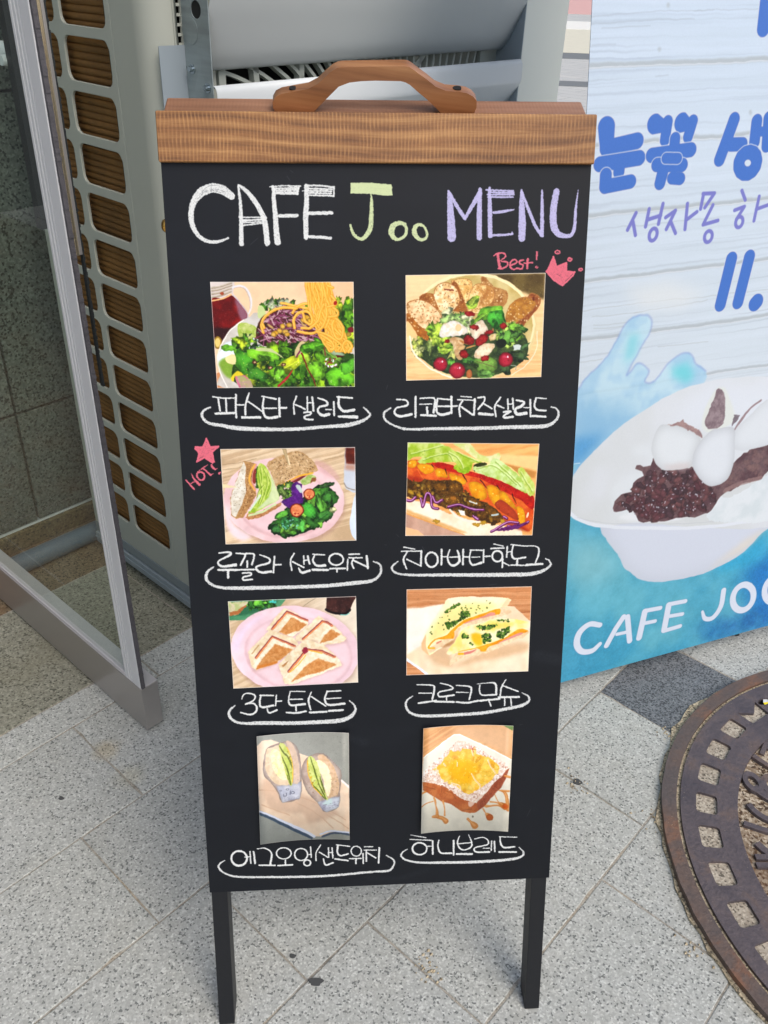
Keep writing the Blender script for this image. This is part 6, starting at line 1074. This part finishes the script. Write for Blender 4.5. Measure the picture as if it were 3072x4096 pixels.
for u0, u1 in ((.0055, .0235), (.375, .393)):
    P0, P1 = HPt+EH*u0, HPt+EH*u1; L0 = -(P0+DB*.001).z/UB.z; L1 = -(P0+DB*.0255).z/UB.z
    m = MB(); m.hexa([FB(u0, L0, .001), FB(u1, L0, .001), FB(u1, L1, .0255), FB(u0, L1, .0255), FB(u0, -.0435, .001), FB(u1, -.0435, .001), FB(u1, -.0435, .0255), FB(u0, -.0435, .0255)]); m.build('back_leg', M['black_wood'], ez, .001)
hp = [(0.1045, 0.0), (0.102, 0.0043), (0.1022, 0.0095), (0.1049, 0.0142), (0.1105, 0.0171), (0.1229, 0.0195), (0.1352, 0.0218), (0.1434, 0.0261), (0.15, .0322), (0.1571, 0.0383), (0.1612, 0.0404), (0.1652, 0.0412), (.19, .0420), (0.2174, 0.0427), (0.222, 0.0426), (0.2254, 0.042), (0.2289, 0.0400), (.235, .0358), (0.2417, 0.0315), (0.2505, 0.0251), (0.2605, 0.0213), (0.273, 0.0205), (0.2801, 0.0194), (0.286, 0.0165), (0.29, 0.0125), (0.2905, 0.0063), (.289, 0), (.2585, 0.0), (0.2518, 0.0062), (0.2445, 0.0126), (0.2357, 0.0192), (0.227, 0.0262), (0.2227, 0.0284), (0.2186, 0.0294), (0.1954, 0.0296), (0.1828, 0.0290), (0.1719, 0.0276), (0.1624, 0.0239), (0.1541, 0.0156), (0.145, 0.0064), (.139, 0)]
m = MB(); m.plate(lambda u, v, w: FB(u, v+.0003, .0045-w), hp, (), -.0135, 0.); handle = m.build('handle', M['wood_handle'], ez, .0028, uv=lambda p, f: ((p-EO).dot(EH), (p-EO).dot(UB)+(p-EO).dot(DB)), segs=3)
for u in (.1212, .2715):
    v = .0195 if u < .2 else .0212; m = MB(); m.tube([FB(u, v-.003, .011), FB(u+(.0003 if u < .2 else -.0003), v+.0006, .011)], .0040, 16); m.build('screw', M['hole'], handle)
for u0 in (.0535, .293):
    m = MB(); seg = [.0, .022, .0245, .058, .0605, .084]
    for i in range(0, 6, 2): m.tube([FB(u0+seg[i], .0012, -.0005), FB(u0+seg[i]+.0015, .0012, -.0005), FB(u0+seg[i+1]-.0015, .0012, -.0005), FB(u0+seg[i+1], .0012, -.0005)], [.0016, .0024, .0024, .0016], 12)
    m.tube([FB(u0-.008, .0012, -.0005), FB(u0-.003, .0012, -.0005), FB(u0, .0012, -.0005)], [.0005, .0015, .0010], 10); m.tube([FB(u0+.084, .0012, -.0005), FB(u0+.087, .0012, -.0005), FB(u0+.092, .0012, -.0005)], [.001, .0015, .0005], 10)
    m.build('hinge', M['copper'], ez)
m = MB(); q = [(0, .006), (-.0012, .006), (-.0026, .0052), (-.0038, .0034), (-.0042, .001)]; m.tube([EZ(x, .7345, -.005) for x, _ in q], [r_ for _, r_ in q], 16); m.build('brass_stud', M['brass'], ez)
QUADS = [[(.0386, .6838), (.1742, .6835), (.1744, .5834), (.0399, .5835)], [(.2241, .6895), (.3597, .6914), (.3602, .5914), (.2252, .589)], [(.0397, .5227), (.1739, .5228), (.1742, .4244), (.0399, .4231)], [(.227, .5268), (.3616, .5236), (.3588, .4261), (.2252, .4283)], [(.0391, .3603), (.1732, .3626), (.1745, .2625), (.0399, .2597)], [(.2269, .3688), (.3608, .3689), (.3613, .2697), (.2271, .2693)], [(.0628, .2033), (.1635, .2038), (.1627, .0672), (.0613, .0657)], [(.2459, .2063), (.3464, .2057), (.3456, .0693), (.2446, .0715)]]
PL = ['pasta lifted over a green salad', 'ricotta salad bowl with grilled bread', 'rocket sandwich on a pink plate', 'hot dog with mustard and lettuce', 'four triangular toast sandwiches on a pink plate', 'melted cheese toast with green herbs', 'two wrapped egg sandwich halves on a board', 'thick honey toast on a white plate']
for k, (Qd, fn) in enumerate(zip(QUADS, PICS)):
    t = m_image('print_'+fn.__name__[4:], fn(), .35, .28)
    bow = .0045 if k > 5 else .0; nx = 12 if bow else 1; m = MB(); tl, tr, br, bl = [Vector((x, y, 0)) for x, y in Qd]; vs = []; 
    for j in range(2):
        for i in range(nx+1):
            f = i/nx; p = (tl.lerp(tr, f) if j else bl.lerp(br, f)); w = .0007+bow*(2*f-1)**2; vs.append(EZ(p.x, p.y, w))
    vs += [v-EN*.0005 for v in vs]; n = nx+1; fs = []
    for i in range(nx): fs += [(i, i+1, i+1+n, i+n), (i+2*n, i+n+2*n, i+1+n+2*n, i+1+2*n), (i, i+2*n, i+1+2*n, i+1), (i+n, i+1+n, i+1+3*n, i+3*n)]
    fs += [(0, n, 3*n, 2*n), (nx, nx+2*n, nx+3*n, nx+n)]
    m.add(vs, fs); HM = homog([(p.x, p.y) for p in (bl, br, tr, tl)], [(0, 0), (1, 0), (1, 1), (0, 1)])
    o = m.build('food_photo', t.m, ez, uv=lambda p, f: tuple(np.clip(hmap(HM, [((p-EO).dot(EH), (p-EO).dot(EU))])[0], 0, 1)), label='printed photo of '+PL[k]); 
    for p_ in o.data.polygons: p_.use_smooth = bool(bow)

# ---------------------------------------------------------------- banner
BO, BH, BU, BN = Vector((.3186758, 1.1277692, .03)), Vector((.9295277, .3679908, .0236864)), Vector((-.078808, .1354942, .9876389)), Vector((.3602327, -.9199044, .1549463))
FN = lambda u, v, w: BO+BH*u+BU*v+BN*w
bn = empty('banner_stand', FN(.3, 0, -.2)*1.0-Vector((0, 0, FN(.3, 0, -.2).z)), 'tall printed banner with shaved ice bowl, blue lettering and white planks', 'banner'); empty_world(bn)
bt = m_image('banner_print', np.vstack([np.clip(pic_banner([(2400.8, -619.2), (3898.3, -540.9), (3305.7, 2438.3), (2234.0, 2733.0)]), 0, 1)]), .48, .45)
m = MB(); m.fbox(FN, 0, .6, 0, 1.2, -.0012, 0); m.build('banner_sheet', bt.m, bn, uv=lambda p, f: ((p-BO).dot(BH)/.6, (p-BO).dot(BU)/1.2))
m = MB(); m.fbox(FN, 0, .6, 1.2, 1.8, -.0012, 0); m.build('banner_top', m_plain('banner_white', s2l(204, 218, 236), .5), bn)
for u0, u1 in ((.02, .58), (.58, .02)):
    m = MB(); m.tube([FN(u0, .02, -.006), FN((u0+u1)/2, .55, -.09), FN(u1, 1.78, -.006)], .004, 8); m.build('support_pole', M['plastic_black'], bn)
m = MB(); hub = FN(.3, .55, -.09); ft = FN(.3, 0, -.42); m.tube([hub, Vector((ft.x, ft.y, .004))], .006, 8)
for u in (.18, .42): q = FN(u, 0, -.03); m.tube([hub, Vector((q.x, q.y, .004))], .005, 8)
m.build('tripod_foot', M['plastic_black'], bn)

# ---------------------------------------------------------------- manhole
mh = empty('manhole_cover', (.8668, .7985, 0), 'round rusty iron manhole cover with square pockets and raised letters', 'manhole cover'); empty_world(mh)
CX, CY = .8668, .7985; FM = lambda u, v, w: Vector((CX+u, CY+v, w)); rs = np.random.RandomState(7)
Rb = [.4315+.006*rs.rand()+.014*max(0, math.sin(i*.21+1)*math.sin(i*.37))*rs.rand() for i in range(120)]
m = MB(); m.plate(FM, [(Rb[i]*math.cos(2*math.pi*i/120), Rb[i]*math.sin(2*math.pi*i/120)) for i in range(120)], [circ(0, 0, .425, 72)], -.002, .0022); m.build('gravel_bed', M['gravel'], mh)
def ringm(r0, r1, z1, z0, n=120, jit=0.):
    m = MB(); o = [((r1+rs.normal(0, jit))*math.cos(2*math.pi*i/n), (r1+rs.normal(0, jit))*math.sin(2*math.pi*i/n)) for i in range(n)]; m.plate(FM, o, [circ(0, 0, r0, n)], z0, z1); return m
ringm(.4088, .4305, .0115, -.002, jit=.0005).build('outer_frame', M['ring'], mh, .0015)
ringm(.4030, .4085, .0062, -.001).build('sand_gap', M['gravel'], mh)
def pocket(ang, r=.3635, dr=.0158, dt=.0192, notch=0):
    c_, s_ = math.cos(ang), math.sin(ang); P = rrect(-dr, dr, -dt, dt, .0055, 3)
    if notch: P = [p for p in P if p[0] < dr-.0001 or abs(p[1]) > 9]; P = [(-dr, -dt*1.2), (dr*.9, -dt*1.25), (-.002, 0), (dr*.9, dt*1.25), (-dr, dt*1.2)]
    return [((r+x)*c_-y*(1+x*2.2)*s_, (r+x)*s_+y*(1+x*2.2)*c_) for x, y in P]
pk = [pocket(math.radians(135.3+9.7297*k), notch=(k == 36)) for k in range(37)]
IC = (-.0151, .0034); hx, hy = .6835-CX, 1.1225-CY; ha = math.atan2(hy, hx)
hole = [(hx+.013*math.cos(t)*math.cos(ha+1.57)-.0065*math.sin(t)*math.sin(ha+1.57), hy+.013*math.cos(t)*math.sin(ha+1.57)+.0065*math.sin(t)*math.cos(ha+1.57)) for t in np.linspace(0, 6.28, 20, endpoint=False)]
m = MB()
def inner_r(t):                                              # distance from the lid centre to the off-centre recess edge
    c_, s_ = math.cos(t), math.sin(t); bq = c_*IC[0]+s_*IC[1]; return bq+math.sqrt(bq*bq-(IC[0]**2+IC[1]**2)+.302**2)
k = 0
while k < 37:
    n_ = 2 if k == 35 else 1; t0, t1 = [math.radians(135.3+9.7297*(k+e)) for e in (-.5, n_-.5)]; ts = np.linspace(t0, t1, 5*n_)
    loop = [(.4028*math.cos(t), .4028*math.sin(t)) for t in ts]+[(inner_r(t)*math.cos(t), inner_r(t)*math.sin(t)) for t in ts[::-1]]
    m.plate(FM, loop, pk[k:k+1] if n_ == 1 else [pk[36], hole], -.001, .0108); k += n_
lid = m.build('lid', M['lid'], mh)
m = MB(); m.plate(FM, circ(0, 0, .4015, 72), [circ(IC[0], IC[1], .3015, 96)], -.0014, .0018); m.build('pocket_fill', M['hole'], mh)
for k, P in enumerate(pk):
    if k == 35: continue
    cx_, cy_ = np.mean(P, 0); m = MB(); m.plate(FM, [(cx_+(x-cx_)*1.04, cy_+(y-cy_)*1.04) for x, y in P], (), .0019, .0055+.0012*rs.rand()); m.build('mortar_infill', M['mortar_pocket'], lid)
m = MB(); m.plate(FM, circ(IC[0], IC[1], .3018, 96), (), -.0014, .0034); m.build('lid_floor', M['infill'], mh)
def bar(P, w, z=.0104):
    m = MB()
    P = [Vector((x, y)) for x, y in P]; L = []; R = []
    for i, p in enumerate(P):
        d = (P[min(i+1, len(P)-1)]-P[max(i-1, 0)]).normalized(); n_ = Vector((-d.y, d.x))*w/2; L.append((p+n_)[:]); R.append((p-n_)[:])
    m.plate(lambda u, v, w_: Vector((u, v, w_)), L+R[::-1], (), .003, z); return m
ZL = .0106
for P, w in [([(.623, .998), (.645, .974), (.690, .935)], .009), ([(.640, .957), (.626, .951), (.620, .938), (.626, .921), (.640, .913)], .010), ([(.603, .934), (.6095, .9245), (.626, .908), (.66, .89)], .014), ([(.583, .900), (.589, .886), (.606, .871), (.65, .856)], .010), ([(.564, .864), (.600, .850), (.65, .838)], .009), ([(.572, .829), (.582, .815), (.60, .808), (.65, .80)], .011), ([(.562, .805), (.60, .806), (.65, .808)], .009), ([(.559, .7915), (.60, .7925), (.65, .794)], .009), ([(.655, 1.02), (.69, 1.0), (.73, .99)], .012), ([(.640, 1.003), (.662, 1.035), (.70, 1.06), (.75, 1.07)], .008)]:
    ZL -= .00025; bar(smooth_path(P, 4) if len(P) > 2 else P, w, ZL).build('raised_letter', M['lid'], mh, .0008)
m = MB(); oc = (.6045, .9425); E = lambda r1, r2: [(oc[0]+r1*math.cos(t)*.8-r2*math.sin(t)*.35, oc[1]+r1*math.cos(t)*.55+r2*math.sin(t)*.9) for t in np.linspace(0, 6.2832, 28, endpoint=False)]
m.plate(lambda u, v, w_: Vector((u, v, w_)), E(.0165, .0215), [E(.007, .012)], .003, .0104); m.build('raised_letter', M['lid'], mh, .0008)
lt = empty('litter', (CX+hx, CY+hy, .004), 'scrap of white and yellow plastic stuck in the manhole pick hole', 'litter', .3); empty_world(lt)
FL = lambda u, v, w: Vector((CX+hx+u*.95-v*.3, CY+hy+u*.3+v*.95, w))
m = MB(); m.hexa([FL(-.004, -.010, .0098), FL(.010, -.0115, .0098), FL(.011, -.004, .0105), FL(-.003, -.003, .011), FL(-.004, -.010, .0104), FL(.010, -.0115, .0104), FL(.011, -.004, .0111), FL(-.003, -.003, .0116)]); m.build('yellow_end', M['yellow'], lt)
m = MB(); m.hexa([FL(-.003, -.003, .0104), FL(.011, -.004, .010), FL(.016, .005, .007), FL(.004, .006, .008), FL(-.003, -.003, .0112), FL(.011, -.004, .0106), FL(.016, .005, .0078), FL(.004, .006, .0088)]); m.build('white_end', M['paper'], lt)

# ---------------------------------------------------------------- small marks on the paving
for i, (x, y, r_, lab) in enumerate(GUMS):
    P = [(x+r_*(1+.25*math.sin(3*t+i)+.1*math.sin(7*t))*math.cos(t), y+r_*.7*(1+.2*math.cos(2*t+i))*math.sin(t)) for t in np.linspace(0, 6.28, 22, endpoint=False)]
    m = MB(); m.plate(lambda u, v, w: Vector((u, v, w)), P, (), -.001, .0012); o = m.build('gum_spot', M['gum'], None, .0005); tag(o, lab, 'gum spot', 'trodden gum spots on the paving')
PEB = MB(); rs2 = np.random.RandomState(12)
for x, y in PEBS:
    for q in range(26):
        u, v, r_ = x+rs2.normal(0, .012), y+rs2.normal(0, .012), .0008+.0014*rs2.rand(); PEB.add([(u-r_, v-r_, .0003), (u+r_, v-r_*.8, .0003), (u+r_, v+r_, .0003), (u-r_*.7, v+r_, .0003), (u, v, r_*1.3)], [(0, 1, 4), (1, 2, 4), (2, 3, 4), (3, 0, 4)])
tag(PEB.build('loose_grit', M['gravel']), 'fine pale grit scattered beside the manhole and in the joints', 'grit', kind='stuff')
print('OBJECTS', len(bpy.data.objects), 'tris', sum(len(o.data.polygons) for o in bpy.data.objects if o.type == 'MESH'))
